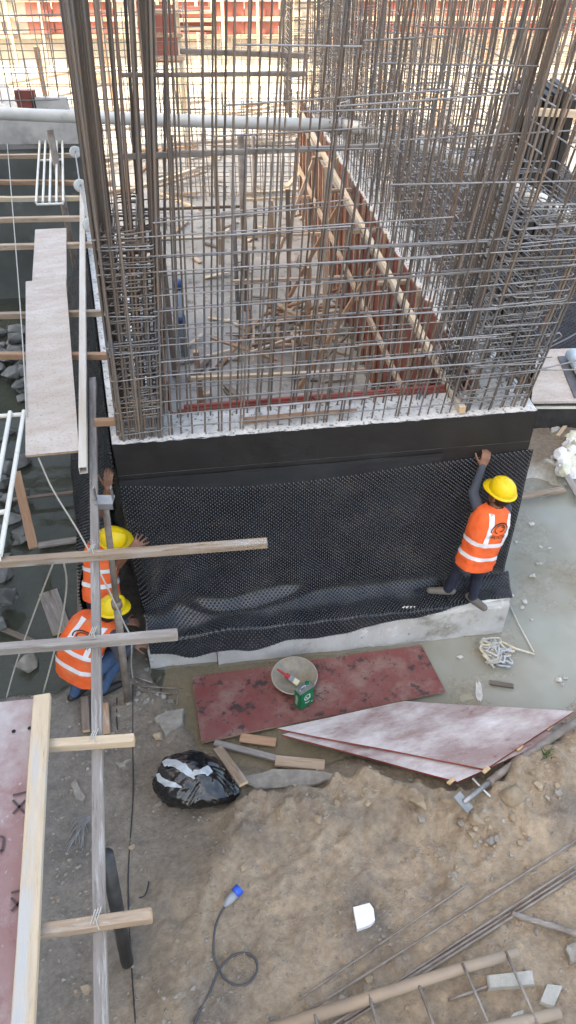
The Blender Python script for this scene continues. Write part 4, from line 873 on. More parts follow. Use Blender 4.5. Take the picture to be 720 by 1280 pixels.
def person(label, J, clothes, vest_text=None, base=None, slim=1.0):
    root = thing('person', base, label, 'person')
    side = (J['sR']-J['sL']).normalized(); upv = (J['neck']-J['pelvis']).normalized(); fwd = upv.cross(side).normalized(); J['fwd'] = fwd
    side = fwd.cross(upv)
    pr = []
    def seg(a, b, ra, rb, t): pr.append((J[a] if isinstance(a, str) else a, J[b] if isinstance(b, str) else b, ra, rb, t))
    mid = J['mid']
    for o in (-1, 0, 1):
        seg(J['pelvis']+side*.075*o, mid+side*.07*o, .105, .105, 'shirt'); seg(mid+side*.07*o, J['neck']-upv*.13+side*.09*o, .105, .105, 'shirt')
    seg(J['hL'], J['hR'], .11, .11, 'leg'); seg(J['sL'], J['sR'], .062, .062, 'shirt')
    seg(J['neck']-upv*.05, J['head']-J['hup']*.05, .056, .052, 'skin')
    hu, hf = J['hup'].normalized(), J['hfw'].normalized(); hs = hf.cross(hu).normalized(); hc = J['head']
    seg(hc+hu*.03-hf*.015, hc+hu*.045-hf*.02, .092, .09, 'hair'); seg(hc+hu*.0+hf*.02, hc-hu*.075+hf*.045, .078, .052, 'skin')
    seg(hc-hu*.02-hf*.03, hc+hu*.01-hf*.035, .078, .082, 'hair')
    seg(hc+hf*.098-hu*.0, hc+hf*.118-hu*.035, .009, .016, 'skin')            # nose
    for o in (-1, 1):
        seg(hc+hs*o*.083-hu*.03-hf*.008, hc+hs*o*.088+hu*.012-hf*.014, .013, .016, 'skin')      # ears
        seg(hc+hf*.088+hs*o*.033+hu*.018, hc+hf*.086+hs*o*.02+hu*.02, .011, .011, 'skin')  # brow over the eyes
    seg(hc+hf*.086-hu*.062-hs*.02, hc+hf*.086-hu*.062+hs*.02, .010, .010, 'skin')               # mouth
    for s in ('L', 'R'):
        st_ = clothes.get('sleeve'+s, 'sleeve')
        seg('s'+s, 'e'+s, .058, .047, 'shirt'); seg('e'+s, 'w'+s, .045, .031, st_)
        seg('h'+s, 'k'+s, .092, .066, 'leg'); seg('k'+s, 'a'+s, .064, .046, 'leg')
        seg(J['a'+s]-Vector((0, 0, .03)), J['t'+s], .044, .036, 'shoe'); seg(J['a'+s]-Vector((0, 0, .035)), J['a'+s]-(J['t'+s]-J['a'+s]).normalized()*.05-Vector((0, 0, .04)), .04, .036, 'shoe')
        if 'hd'+s in J:
            hd, hn, curl, spr, th = J['hd'+s]; hand(pr, J['w'+s], hd, hn, 1.0, curl, spr, th)
    mb = MB()
    for a, b, ra, rb, t in pr: capsule(mb, a, b, ra, rb)
    og = ORG[root.name]; mb.v = [v-og for v in mb.v]; me = mesh_of(mb, 'tmp', 'skin'); fix_normals(me)
    o = bpy.data.objects.new('tmp', me); col.objects.link(o)
    md = o.modifiers.new('r', 'REMESH'); md.mode = 'VOXEL'; md.voxel_size = .0072; sm_ = o.modifiers.new('s', 'SMOOTH'); sm_.iterations = 3; sm_.factor = .5
    bpy.context.view_layer.update(); me2 = bpy.data.meshes.new_from_object(o.evaluated_get(bpy.context.evaluated_depsgraph_get())); bpy.data.objects.remove(o)
    kinds = ['skin', 'shirt', 'sleeve', 'leg', 'shoe', 'hair']; me2.materials.clear()
    mm = {'skin': 'skin', 'shirt': clothes['shirt'], 'sleeve': clothes['shirt'], 'leg': clothes['leg'], 'shoe': clothes['shoe'], 'hair': 'hair'}
    for k in kinds: me2.materials.append(MAT[mm[k]])
    n = len(me2.polygons); ctr = np.zeros(n*3); me2.polygons.foreach_get('center', ctr); ctr = ctr.reshape(-1, 3)+np.array(og)
    best = np.full(n, 1e9); mi = np.zeros(n, np.int32)
    for a, b, ra, rb, t in pr:
        a_, b_ = np.array(a), np.array(b); e = b_-a_; tt = np.clip(((ctr-a_) @ e)/(e @ e+1e-12), 0, 1); dd = np.linalg.norm(ctr-a_-tt[:, None]*e, axis=1)-(ra+(rb-ra)*tt)
        w = dd < best; best = np.where(w, dd, best); mi = np.where(w, kinds.index(t), mi)
    me2.polygons.foreach_set('material_index', mi); me2.polygons.foreach_set('use_smooth', np.ones(n, bool)); me2.update(); me2.name = 'body'
    body = bpy.data.objects.new('body', me2); col.objects.link(body); body.parent = root; ORG[body.name] = og
    # ---- vest: loft round the spine
    p0, p1, p2 = J['pelvis']-upv*.0, mid, J['neck']+upv*.02; ph = random.random()*30
    prof = [(-.05, .205, .155), (.12, .20, .150), (.3, .19, .140), (.5, .20, .145), (.68, .21, .150), (.80, .205, .145), (.89, .19, .125), (.95, .165, .105), (.99, .12, .085), (1.01, .075, .07)]
    prof = [(t_, w_*slim, d_*slim) for t_, w_, d_ in prof]
    def S(t, a, off=0.0):
        c = p0*((1-t)*(1-t))+((p1-(p0+p2)*.25)*2)*(2*t*(1-t))+p2*(t*t)
        for i in range(len(prof)-1):
            if t <= prof[i+1][0] or i == len(prof)-2:
                f = (t-prof[i][0])/(prof[i+1][0]-prof[i][0]); f = min(1, max(0, f)); w = prof[i][1]*(1-f)+prof[i+1][1]*f; dp = prof[i][2]*(1-f)+prof[i+1][2]*f; break
        ca, sa = math.cos(a), math.sin(a); e = .8
        x = math.copysign(abs(ca)**e, ca); y = math.copysign(abs(sa)**e, sa)
        wr = .011*mnoise.noise((ca*2.2+ph, sa*2.2, t*9))+.008*(.5-abs(mnoise.noise((ca*4+ph+t*3, sa*4, t*6))))+.004*mnoise.noise((ca*9+ph, sa*9, t*8))
        return c+side*x*(w+off+wr)+fwd*y*(dp+off+wr)
    na, nt = 48, 34; mb = MB(); mb.grid([[S(-.05+1.06*j/nt, 2*math.pi*i/na) for j in range(nt+1)] for i in range(na)], True); v = obj('vest', mb, 'vest', root, smooth=True)
    def band(t0, t1, a0=0, a1=2*math.pi):
        k = max(6, int(48*(a1-a0)/6.283)); m = MB(); m.grid([[S(t0+(t1-t0)*j/4, a0+(a1-a0)*i/k, .005) for j in range(5)] for i in range(k+1)]); obj('reflective_stripe', m, 'reflective', v, smooth=True)
    band(.20, .27); band(.46, .53)
    def brace(sx, sg):     # over the shoulder, along a line of constant side offset
        m = MB(); P = []
        for i in range(24):
            t = .53+.425*i/23; row = []
            for o_ in (-.5, .5):
                wv = .098+.045*o_; w_ = prof[-1][1]
                for i_ in range(len(prof)-1):
                    if t <= prof[i_+1][0]: f_ = (t-prof[i_][0])/(prof[i_+1][0]-prof[i_][0]); w_ = prof[i_][1]*(1-f_)+prof[i_+1][1]*f_; break
                xs = min(.98, wv/w_); ca = xs**(1/.8); a = math.acos(min(1, ca)); a = a if sg > 0 else -a
                if sx < 0: a = math.pi-a
                row.append(S(t, a, .0055))
            P.append(row)
        m.grid(P); obj('reflective_stripe', m, 'reflective', v, smooth=True)
    for sx in (-1, 1):
        for sg in (-1, 1): brace(sx, sg)
    if vest_text:           # print on the back: arch emblem over lettering
        m = MB()
        def on_back(x, y, off=.0065):       # metres on the back, y up from middle of the print
            t = .735+y/((p2-p0).length); a = -math.pi/2+x/.20*1.15; return S(t, a, off)
        def arc(r, w, a0, a1, cx, cy, sx=1.0):
            k = 22; P = [[on_back(cx+sx*(r+o_)*math.cos(a0+(a1-a0)*i/k), cy+(r+o_)*math.sin(a0+(a1-a0)*i/k)) for o_ in (-w/2, w/2)] for i in range(k+1)]; m.grid(P)
        arc(.058, .010, R(-35), R(205), 0, .012, 1.15); arc(.036, .008, R(20), R(250), .0, .02); arc(.02, .007, R(-120), R(120), .012, .02)
        vs, fs = text_mesh(vest_text, .050); m.add([on_back(p.x, p.y-.052) for p in vs], fs)
        obj('back_print', m, 'paint_black', v)
    # ---- hard hat
    H = Matrix((hs, hf, hu)).transposed(); c = hc+hu*.055-hf*.01; hat = MB(); HS = .91
    def HP(x, y, z): return c+H @ Vector((x*HS, y*HS, z*HS))
    P = []
    for i in range(40):
        a = 2*math.pi*i/40; row = []
        for j in range(11):
            e = math.pi/2*j/10; rr = math.cos(e)**.85 if j < 10 else 0.001; z = .135*math.sin(e)**.9
            x, y = .118*rr*math.cos(a), .140*rr*math.sin(a); ridge = .010*math.exp(-(x/.018)**2)*(1 if j > 2 else .3)+.005*math.exp(-((abs(x)-.05)/.012)**2)*(1 if 3 < j < 9 else 0)
            row.append(HP(x, y, z+ridge))
        P.append(row)
    hat.grid(P, True); hh = obj('hard_hat', hat, 'helmet', root, smooth=True)
    br = MB(); P = []
    for i in range(40):
        a = 2*math.pi*i/40; front = max(0, math.sin(a))**2; ext = .016+.052*front
        rx, ry = .117, .139
        P.append([HP(rx*math.cos(a), ry*math.sin(a), .006), HP((rx+ext)*math.cos(a), (ry+ext)*math.sin(a), -.006-.016*front), HP((rx+ext)*math.cos(a), (ry+ext)*math.sin(a), -.012-.016*front), HP((rx-.006)*math.cos(a), (ry-.006)*math.sin(a), -.008)])
    br.grid(P, True); obj('brim', br, 'helmet', hh, smooth=True)
    bd = MB(); P = []
    for i in range(40):
        a = 2*math.pi*i/40; P.append([HP(.104*math.cos(a), .122*math.sin(a), -.004), HP(.102*math.cos(a), .120*math.sin(a), -.036)])
    bd.grid(P, True); obj('head_band', bd, 'helmet_band', hh, smooth=True)
    return root
vec = lambda *a: Vector(a)
# ---- the worker on the ledge at the right: back to us, left arm up
zl = ZF+.03
aR = PZ(591, 746, zl+.10); aL = PZ(560, 736, zl+.10)
pel = PZ(593, 703, 1.20); nk = PZ(618, 635, 1.74); hd = PZ(625, 618, 1.885)
sL = PZ(601, 645, 1.66); sR = PZ(633, 640, 1.64)+vec(0, .05, 0)
wall_pt = on_front((PPL(604, 582, on_front(0, 0, 0), V)-A).dot(U), -.10, 0); wL = PPL(603, 583, on_front(0, -.09, 0), V)
J = dict(pelvis=pel, mid=pel.lerp(nk, .5)+vec(-.01, -.03, 0), neck=nk, head=hd, hup=vec(.05, -.08, 1), hfw=vec(-.55, .8, .1),
         sL=sL, sR=sR, eL=sL.lerp(wL, .47)+vec(-.07, .02, -.02), wL=wL, hdL=(vec(.25, .25, 1), vec(.1, 1, -.1), 1.0, .2, 1),
         eR=sR+vec(.0, .22, -.10), wR=sR+vec(-.12, .36, .12), hdR=(vec(-.2, .5, .8), vec(0, 1, 0), .6, .3, -1),
         hL=pel+vec(-.085, .02, -.02), hR=pel+vec(.085, .03, -.02), kL=vec(aL.x+.09, aL.y+.02, .88), kR=vec((pel.x+aR.x)/2+.06, aR.y+.03, .86), aL=aL, aR=aR,
         tL=aL+vec(-.17, .03, -.055), tR=aR+vec(.10, -.10, -.05))
person('worker in orange vest standing on the ledge, one arm raised to the membrane', J, dict(shirt='sleeve', leg='denim', shoe='shoe_grey', sleeveL='sleeve', sleeveR='sleeve'), 'PRIOR', vec(aR.x, aR.y, zl), .92)
# ---- the standing worker at the left corner: facing right, head bent, both arms on the sheet
pel = PZ(127, 742, .92); nk = PZ(131, 672, 1.40); hd = PZ(142, 676, 1.55); g0 = hz(pel.x, pel.y)
sL = PZ(137, 662, 1.42); sR = PZ(128, 690, 1.34); wL = PPL(135, 610, on_front(0, -.06, 0), V); wR = PPL(163, 688, on_front(0, -.26, 0), V)
J = dict(pelvis=pel, mid=pel.lerp(nk, .5)+vec(-.02, .02, 0), neck=nk, head=hd, hup=vec(.35, -.45, 1), hfw=vec(.9, .25, -.35),
         sL=sL, sR=sR, eL=sL.lerp(wL, .45)+vec(-.05, .0, -.03), wL=wL, hdL=(vec(.12, .1, 1), vec(.2, 1, 0), .7, .2, 1),
         eR=PZ(147, 706, 1.15), wR=wR, hdR=(vec(.62, .30, .55), vec(.3, .9, -.2), .35, .9, -1),
         hL=pel+vec(.02, .085, -.02), hR=pel+vec(-.02, -.085, -.02), kL=vec(pel.x+.06, pel.y+.09, g0+.48), kR=vec(pel.x+.04, pel.y-.09, g0+.48), aL=vec(pel.x-.02, pel.y+.10, g0+.09), aR=vec(pel.x-.05, pel.y-.10, g0+.09),
         tL=vec(pel.x+.16, pel.y+.12, g0+.035), tR=vec(pel.x+.12, pel.y-.12, g0+.035))
person('standing worker in orange vest at the left corner, both hands on the membrane', J, dict(shirt='sleeve', leg='denim', shoe='shoe', sleeveL='skin', sleeveR='skin'), None, vec(pel.x, pel.y, g0))
# ---- the crouching worker
aL = PG(93, 866, .09); aR = PG(128, 862, .09); pel = PZ(97, 842, .36); nk = PZ(126, 772, .90); hd = PZ(139, 764, 1.00)
sL = PZ(101, 786, .82); sR = PZ(141, 795, .80)
J = dict(pelvis=pel, mid=pel.lerp(nk, .5)+vec(-.05, -.05, .05), neck=nk, head=hd, hup=vec(.35, .1, 1), hfw=vec(.75, .65, -.2),
         sL=sL, sR=sR, eL=sL+vec(.10, .24, -.16), wL=sL+vec(.32, .30, -.25), hdL=(vec(.8, .3, -.3), vec(0, .3, -1), .6, .3, 1),
         eR=PZ(150, 822, .55), wR=PZ(166, 806, .50), hdR=(vec(.8, .4, -.3), vec(0, .3, -1), .6, .3, -1),
         hL=pel+vec(-.07, .05, 0), hR=pel+vec(.07, -.05, 0), kL=aL+vec(.12, .26, .33), kR=aR+vec(.20, .20, .33), aL=aL, aR=aR,
         tL=aL+vec(.10, .13, -.05), tR=aR+vec(.14, .10, -.05))
person('worker in orange vest crouching at the trench with back turned', J, dict(shirt='sleeve', leg='denim_blue', shoe='shoe', sleeveL='sleeve', sleeveR='sleeve'), 'PRIOR', vec(aL.x, aL.y, aL.z-.09))
# ================================================================== THINGS ON THE GROUND
# ---- red panels in the water
def ply_at(name, q, zs, th, mat, label, edge):
    return ply_w(name, [PZ(*c, z) for c, z in zip(q, zs)], th, mat, label, edge, 'panel', 14, 8, .010)
ply_at('formwork_panel', ((240, 846), (527, 806), (557, 864), (252, 928)), (.05, .06, .06, .06), .02, 'ply_red', 'stained red film-faced panel lying flat in front of the footing, paint can on it', 'ply_edge')
ply_at('formwork_panel', ((352, 918), (508, 884), (703, 918), (572, 977)), (.16, .16, .30, .25), .02, 'ply_dusty', 'dusty red-edged panel, lower of the two stacked on the bank', 'red_edge')
ply_at('formwork_panel', ((346, 911), (506, 876), (717, 889), (607, 961)), (.195, .20, .33, .30), .02, 'ply_dusty', 'dusty lilac-white panel, upper of the two stacked on the bank', 'red_edge')
for k, (u_, v_) in enumerate(((604, 966), (646, 938), (683, 912), (664, 946), (560, 980), (697, 920))):
    p = PZ(u_, v_, .29-.03*(k > 2)); beam('pale_wedge', p, p+Vector((.06, .05, .0)), .035, .02, 'timber_end', None, 'small pale wood block at the front edge of the stacked panels', 'block', 'wood blocks along the stacked panels')
# ---- pan, brush and can
pc = PZ(368, 850, .075); pan = thing('mixing_pan', pc, 'round shallow mixing pan with dried paint on the red panel', 'pan')
mb = MB(); mb.lathe([(.001, .0), (.10, .0), (.17, .028), (.215, .062), (.222, .060), (.18, .018), (.11, -.012), (.001, -.012)], pc+Vector((0, 0, .014)), (0, -.03, 1), 36); obj('bowl', mb, 'pan', pan, smooth=True)
mb = MB(); mb.tube([pc+Vector((.219*math.cos(a*math.pi/18), .219*math.sin(a*math.pi/18), .076)) for a in range(36)], .007, 6, closed=True); obj('rim', mb, 'pan_rim', pan, smooth=True)
b0, b1 = PZ(346, 836, .20), PZ(371, 853, .12); d = (b1-b0).normalized(); br = thing('paint_brush', b1, 'flat paint brush with red handle resting in the pan', 'brush')
sx = Vector((-d.y, d.x, 0)).normalized()
mb = MB(); mb.tube([b0, b0.lerp(b1, .3), b0.lerp(b1, .55)], [.009, .013, .010], 8); mb.box(b0.lerp(b1, .58), .07, .05, .014, frame((0, 0, 0), d).to_3x3()); obj('handle', mb, 'brush_red', br, smooth=False)
mb = MB(); mb.box(b0.lerp(b1, .74), .05, .062, .016, frame((0, 0, 0), d).to_3x3()); obj('ferrule', mb, 'tin', br)
mb = MB(); mb.box(b0.lerp(b1, .95), .06, .060, .013, frame((0, 0, 0), d).to_3x3()); obj('bristles', mb, 'bristle', br)
cc = PZ(380, 878, .08); can = thing('paint_can', cc, 'small green rectangular paint tin standing beside the pan', 'can')
ang = R(38); cx, cy = Vector((math.cos(ang), math.sin(ang), 0)), Vector((-math.sin(ang), math.cos(ang), 0)); cw, cd, ch = .175, .10, .225
Mc = Matrix((cx, cy, Vector((0, 0, 1)))).transposed().to_4x4(); Mc.translation = cc
me = box_mesh(1, 1, 1, 'can_green', 0); bpy.data.meshes.remove(me)
bm = bmesh.new(); bmesh.ops.create_cube(bm, size=1)
for v_ in bm.verts: v_.co = Vector((v_.co.x*cw, v_.co.y*cd, (v_.co.z+.5)*ch))
bmesh.ops.bevel(bm, geom=[e for e in bm.edges if abs(e.verts[0].co.z-e.verts[1].co.z) > .1], offset=.014, segments=3, affect='EDGES'); me = bpy.data.meshes.new('body'); bm.to_mesh(me); bm.free(); me.materials.append(MAT['can_green']); place('body', me, Mc, can)
def CM(x, y, z): return Mc @ Vector((x, y, z))
mb = MB(); mb.box((0, 0, 0), cw-.012, cd-.012, .006, Mc.to_3x3()); mb.v = [v_+CM(0, 0, ch+.002) for v_ in mb.v]; obj('lid', mb, 'tin', can)
mb = MB(); mb.lathe([(.0, .016), (.018, .016), (.019, 0), (.021, 0)], CM(.05, .02, ch+.004), (0, 0, 1), 14); obj('screw_cap', mb, 'can_green', can)
mb = MB(); mb.tube([CM(-.05, 0, ch+.004), CM(-.045, 0, ch+.03), CM(.01, 0, ch+.032), CM(.015, 0, ch+.004)], .005, 6); obj('handle', mb, 'tin', can)
vs, fs = text_mesh('apollo', .052); mb = MB(); mb.add([CM(-cw/2-.0015, .004-p.y, ch*.52-p.x) if False else CM(-cw/2-.0015, -.002+p.y*-1, ch*.5+p.x*1.05) for p in vs], fs); obj('lettering', mb, 'print_white', can)
mb = MB()
for r_, a0, a1, ox, oz in ((.036, 30, 330, .0, .14), (.02, 150, 420, .008, .14), (.03, 200, 320, .0, .09)):
    mb.grid([[CM(ox+(r_+o)*math.cos(R(a0+(a1-a0)*i/18)), -cd/2-.0015, oz+(r_+o)*math.sin(R(a0+(a1-a0)*i/18))) for o in (-.004, .004)] for i in range(19)])
mb.add([CM(x, -cd/2-.0015, z) for x, z in ((.045, .03), (.06, .03), (.06, .042), (.045, .042))], [(0, 1, 2, 3)])
obj('emblem', mb, 'print_white', can)
# ---- rubbish bag
bc = PG(238, 985); bag = thing('rubbish_bag', bc, 'black plastic rubbish bag with a white drawband opening lying on the gravel', 'bag')
bm = bmesh.new(); bmesh.ops.create_icosphere(bm, subdivisions=6, radius=1)
nk_ = Vector((.35, .25, .90)).normalized(); e1 = nk_.orthogonal().normalized(); e2 = nk_.cross(e1)
for v_ in bm.verts:
    p = v_.co.copy(); th_ = math.acos(max(-1, min(1, p.dot(nk_)))); ph_ = math.atan2(p.dot(e2), p.dot(e1)); cx_, sx_ = math.cos(ph_), math.sin(ph_)
    w_ = min(1, th_*1.6)
    n = .16*mnoise.noise(p*1.6+Vector((1, 4, 0)))+.05*mnoise.noise(p*3.9)
    n += w_*.075*(.5-abs(mnoise.noise((cx_*2.6, sx_*2.6, th_*.75)))*2)*math.exp(-th_*.35)      # long pleats from the gathered neck
    n += w_*.035*(.5-abs(mnoise.noise((cx_*6.5+th_*.6, sx_*6.5, th_*1.1+7)))*2)+.012*mnoise.noise(p*11)
    n -= .10*math.exp(-(th_/.30)**2)
    s_ = 1+n; x, y, z = p.x*s_*.30, p.y*s_*.235, p.z*s_*.205
    x += .05*smoothstep(0, -1, p.z); z = max(z, -.135+.01*mnoise.noise(p*5)); v_.co = Vector((x, y, z+.13))
    if p.x > .3: k_ = smoothstep(.3, 1, p.x); v_.co.x += .11*k_; v_.co.z *= 1-.45*k_; v_.co.y -= .05*k_
me = bpy.data.meshes.new('sack'); bm.to_mesh(me)
from mathutils.bvhtree import BVHTree
bvh = BVHTree.FromBMesh(bm); bm.free(); me.materials.append(MAT['bag_black']); me.polygons.foreach_set('use_smooth', [True]*len(me.polygons)); place('sack', me, Matrix.Translation(bc), bag)
def on_bag(u_, v_, off):
    o_ = Vector((0, 0, CAM_H))-bc; h_ = bvh.ray_cast(o_, ray(u_, v_).normalized())
    return (h_[0]+h_[1]*off+bc) if h_[0] is not None else None
def bag_band(px, w):
    rows = []; P = []
    for i in range(len(px)-1): P += [(px[i][0]+(px[i+1][0]-px[i][0])*t, px[i][1]+(px[i+1][1]-px[i][1])*t, w[i]+(w[i+1]-w[i])*t) for t in (0, .25, .5, .75)]
    P.append((*px[-1], w[-1]))
    for i, (x, y, ww) in enumerate(P):
        a_, b_ = P[max(0, i-2)], P[min(len(P)-1, i+2)]; dx, dy = b_[0]-a_[0], b_[1]-a_[1]; l_ = math.hypot(dx, dy)+1e-6; nx_, ny_ = -dy/l_, dx/l_; ww *= 1+.25*mnoise.noise((i*.7, 3, 1))
        r_ = [on_bag(x+nx_*ww*k, y+ny_*ww*k, .010+.006*mnoise.noise((i*.6, k*3, 2))) for k in (-.5, -.25, 0, .25, .5)]
        if all(r_): rows.append(r_)
    m = MB(); m.grid(rows); obj('drawband', m, 'bag_white', bag, smooth=True)
bag_band([(243, 974), (237, 967), (229, 960), (219, 955), (209, 954), (201, 958), (197, 966)], [2, 8, 11, 9, 8, 6, 4])
bag_band([(197, 965), (201, 974), (209, 979), (219, 981), (228, 984)], [4, 7, 8, 6, 1])
bag_band([(239, 971), (244, 966), (250, 965), (258, 963), (262, 968)], [2, 7, 5, 11, 8])
bz = lambda u_, v_, dz: PZ(u_, v_, bc.z+dz)
mb = MB(); mb.tube([bz(248, 968, .24), bz(258, 957, .22), bz(267, 955, .16), bz(277, 960, .10)], [.05, .05, .055, .01], 10); obj('sack_tail', mb, 'bag_black', bag, smooth=True)
# ---- wood offcuts, boards and concrete pieces by the bank
W_ = [((272, 935, .10), (305, 980, .30), .085, .03, 'timber_tan', 'broken tan board leaning from the puddle onto the bank beside the bag'),
      ((344, 951, .06), (406, 957, .06), .10, .035, 'timber_tan', 'tan block half under the stacked panels'),
      ((300, 922, .05), (345, 928, .05), .09, .02, 'timber_rust', 'reddish offcut tucked under the front edge of the red panel'),
      ((268, 928, .04), (345, 948, .05), .06, .03, 'timber_grey', 'grey lath lying in the puddle below the red panel'),
      ((612, 853, .03), (642, 858, .03), .05, .02, 'timber_dark', 'short dark lath floating behind the stacked panels'),
      ((638, 622, .08), (706, 612, .10), .085, .04, 'timber_tan', 'tan timber across the water right of the standing worker'),
      ((704, 588, .15), (728, 628, .06), .09, .03, 'timber_grey', 'grey board slanting into the water at the right edge'),
      ((658, 553, .12), (670, 584, .05), .10, .02, 'timber_rust', 'short brown board beside the right end of the wall'),
      ((697, 545, .16), (712, 525, .2), .05, .03, 'timber_pale', 'pale stick on the mud near the right platform'),
      ((706, 560, .12), (730, 535, .15), .14, .03, 'timber_grey', 'broad grey board on the mud at the right edge')]
for a, b, w, h, m, lb in W_: beam('board_offcut', PZ(*a), PZ(*b), w, h, m, None, lb, 'board')
def slab(name, px, z, th, mat, label, cat):
    P = [PG(u_, v_) for u_, v_ in px]; zz = sum(p.z for p in P)/len(P); mb = MB(); Q = []
    jg = 0 if 'block' in name else .012
    for i in range(len(P)): Q += [P[i].lerp(P[(i+1) % len(P)], t)+Vector((jit(jg), jit(jg), 0)) for t in (0, .33, .66)]
    c = sum(Q, Vector())/len(Q); Q = Q[::-1]; n_ = len(Q)
    rows = [[Vector((p.x, p.y, zz-.03)) for p in Q], [Vector((p.x, p.y, zz+th*.75+jit(jg*.4))) for p in Q], [Vector((*(p.lerp(c, .07)).xy, zz+th+jit(jg*.5))) for p in Q]]
    mb.add(sum(rows, [])+[Vector((c.x, c.y, zz+th))], [(r_*n_+i, r_*n_+(i+1) % n_, (r_+1)*n_+(i+1) % n_, (r_+1)*n_+i) for r_ in (0, 1) for i in range(n_)]+[(2*n_+i, 2*n_+(i+1) % n_, 3*n_) for i in range(n_)]); return tag(obj(name, mb, mat), label, cat)
slab('concrete_fragment', ((300, 975), (340, 968), (410, 966), (425, 972), (395, 985), (320, 990)), 0, .05, 'stone_grey', 'flat pale concrete fragment at the edge of the bank', 'concrete')
slab('concrete_fragment', ((192, 898), (208, 890), (232, 893), (228, 908), (207, 921)), 0, .05, 'stone_grey', 'wedge of grey concrete on the gravel below the post shore', 'concrete')
slab('concrete_fragment', ((88, 983), (95, 975), (106, 998), (103, 1005), (94, 1000)), 0, .03, 'stone_grey', 'thin grey slab chip left of the bearer beam', 'concrete')
slab('concrete_fragment', ((146, 956), (163, 951), (156, 961), (148, 962)), 0, .03, 'stone_grey', 'small pale chip on the gravel above the bag', 'concrete')
slab('concrete_block', ((609, 1240), (607, 1222), (664, 1216), (667, 1234)), 0, .06, 'block_grey', 'oblong grey-green block beside the ladder at the lower right', 'block')
slab('concrete_block', ((673, 1255), (682, 1232), (702, 1235), (690, 1262)), 0, .05, 'block_grey', 'smaller grey block tilted at the lower right corner', 'block')
slab('concrete_fragment', ((637, 1272), (652, 1262), (655, 1275), (645, 1285)), 0, .03, 'paper', 'small pale chip between the ladder rungs', 'concrete')
slab('concrete_fragment', ((704, 1185), (722, 1180), (725, 1202), (712, 1205)), 0, .05, 'stone_grey', 'pale stone slab at the right edge above the blocks', 'concrete')
# white foam block with a rounded corner
P = [PG(u_, v_) for u_, v_ in ((441, 1138), (461, 1134), (466, 1141), (468, 1154), (463, 1160), (446, 1165))]; zz = max(p.z for p in P); mb = MB(); mb.prism([tuple(p.xy) for p in reversed(P)], zz-.005, zz+.045); tag(obj('foam_block', mb, 'foam'), 'white foam block with one rounded corner on the brown earth', 'foam')
# ---- steel prop lying under the panels
pr_ = thing('steel_prop', PG(577, 1005), 'galvanised steel prop lying on the bank, its base plate towards the camera', 'prop')
a = PG(579, 1003, .08); b = PG(632, 962, .13); c = PG(720, 902, .15); d = (b-a).normalized(); n = Vector((-d.y, d.x, 0)).normalized()
mb = MB(); mb.tube([a, a.lerp(b, .62)], .022, 12); obj('inner_tube', mb, 'steel_grey', pr_, smooth=True)
mb = MB(); mb.tube([a.lerp(b, .60), b, c], .032, 12); obj('outer_tube', mb, 'steel_rusty', pr_, smooth=True)
mb = MB(); mb.box(a, .012, .15, .13, frame((0, 0, 0), d*.55+Vector((.1, -.2, .9)), (d.x, d.y, 0)).to_3x3()); obj('base_plate', mb, 'steel_grey', pr_)
mb = MB(); e = a.lerp(b, .42); mb.tube([e-n*.09+Vector((0, 0, -.01)), e, e+n*.10+Vector((0, 0, .02))], .008, 8); obj('pin', mb, 'pipe_white', pr_, smooth=True)
# ---- ladder of round rails with rebar rungs
la = thing('ladder', PG(500, 1240), 'home-made ladder of round rail and thin rebar rungs lying at the bottom right', 'ladder')
r0, r1 = PG(330, 1290, .10), PG(572, 1212, .12); r1b = PG(648, 1190, .12)
mb = MB(); mb.tube([r0, r1, r1b], [.042, .038, .034], 14); obj('rail', mb, 'bamboo', la, smooth=True)
q0 = PG(586, 1292, .12); q1 = PG(700, 1266, .12); mb = MB(); mb.tube([q0-(q1-q0)*1.2, q0, q1], [.04, .038, .036], 14); obj('rail', mb, 'bamboo', la, smooth=True)
for (u0, v0, u1, v1) in ((393, 1268, 408, 1320), (461, 1244, 480, 1310), (521, 1224, 552, 1310), (578, 1204, 616, 1292), (632, 1189, 672, 1280)):
    mb = MB(); mb.tube([PG(u0, v0, .14), PG(u1, v1, .15)], .011, 8); obj('rung', mb, 'steel_rusty', la, smooth=True)
# ---- rods on the earth
for k, (a, b, r) in enumerate((((724, 1048), (388, 1262), .009), ((724, 1078), (340, 1330), .010), ((724, 1086), (430, 1275), .010), ((724, 1092), (372, 1318), .010), ((585, 1105), (372, 1250), .007), ((640, 1142), (724, 1168), .022), ((560, 1250), (640, 1222), .010))):
    pts = [PG(a[0]+(b[0]-a[0])*t, a[1]+(b[1]-a[1])*t, r*.8+.022+.006*math.sin(t*9+k)) for t in [i/10 for i in range(11)]]
    stick('loose_rod', pts, r, 'steel_rusty' if k != 5 else 'timber_grey', ('thin rod lying on the earth, uppermost of the long parallel rods', 'long rod on the earth running down to the ladder rail', 'middle rod of the three lying close together by the ladder', 'lowest rod of the three lying close together by the ladder', 'short faint rod half buried above the parallel rods', 'flat grey lath at the right edge above the concrete blocks', 'short rod between the ladder and the oblong block')[k], 'rod', n=7)
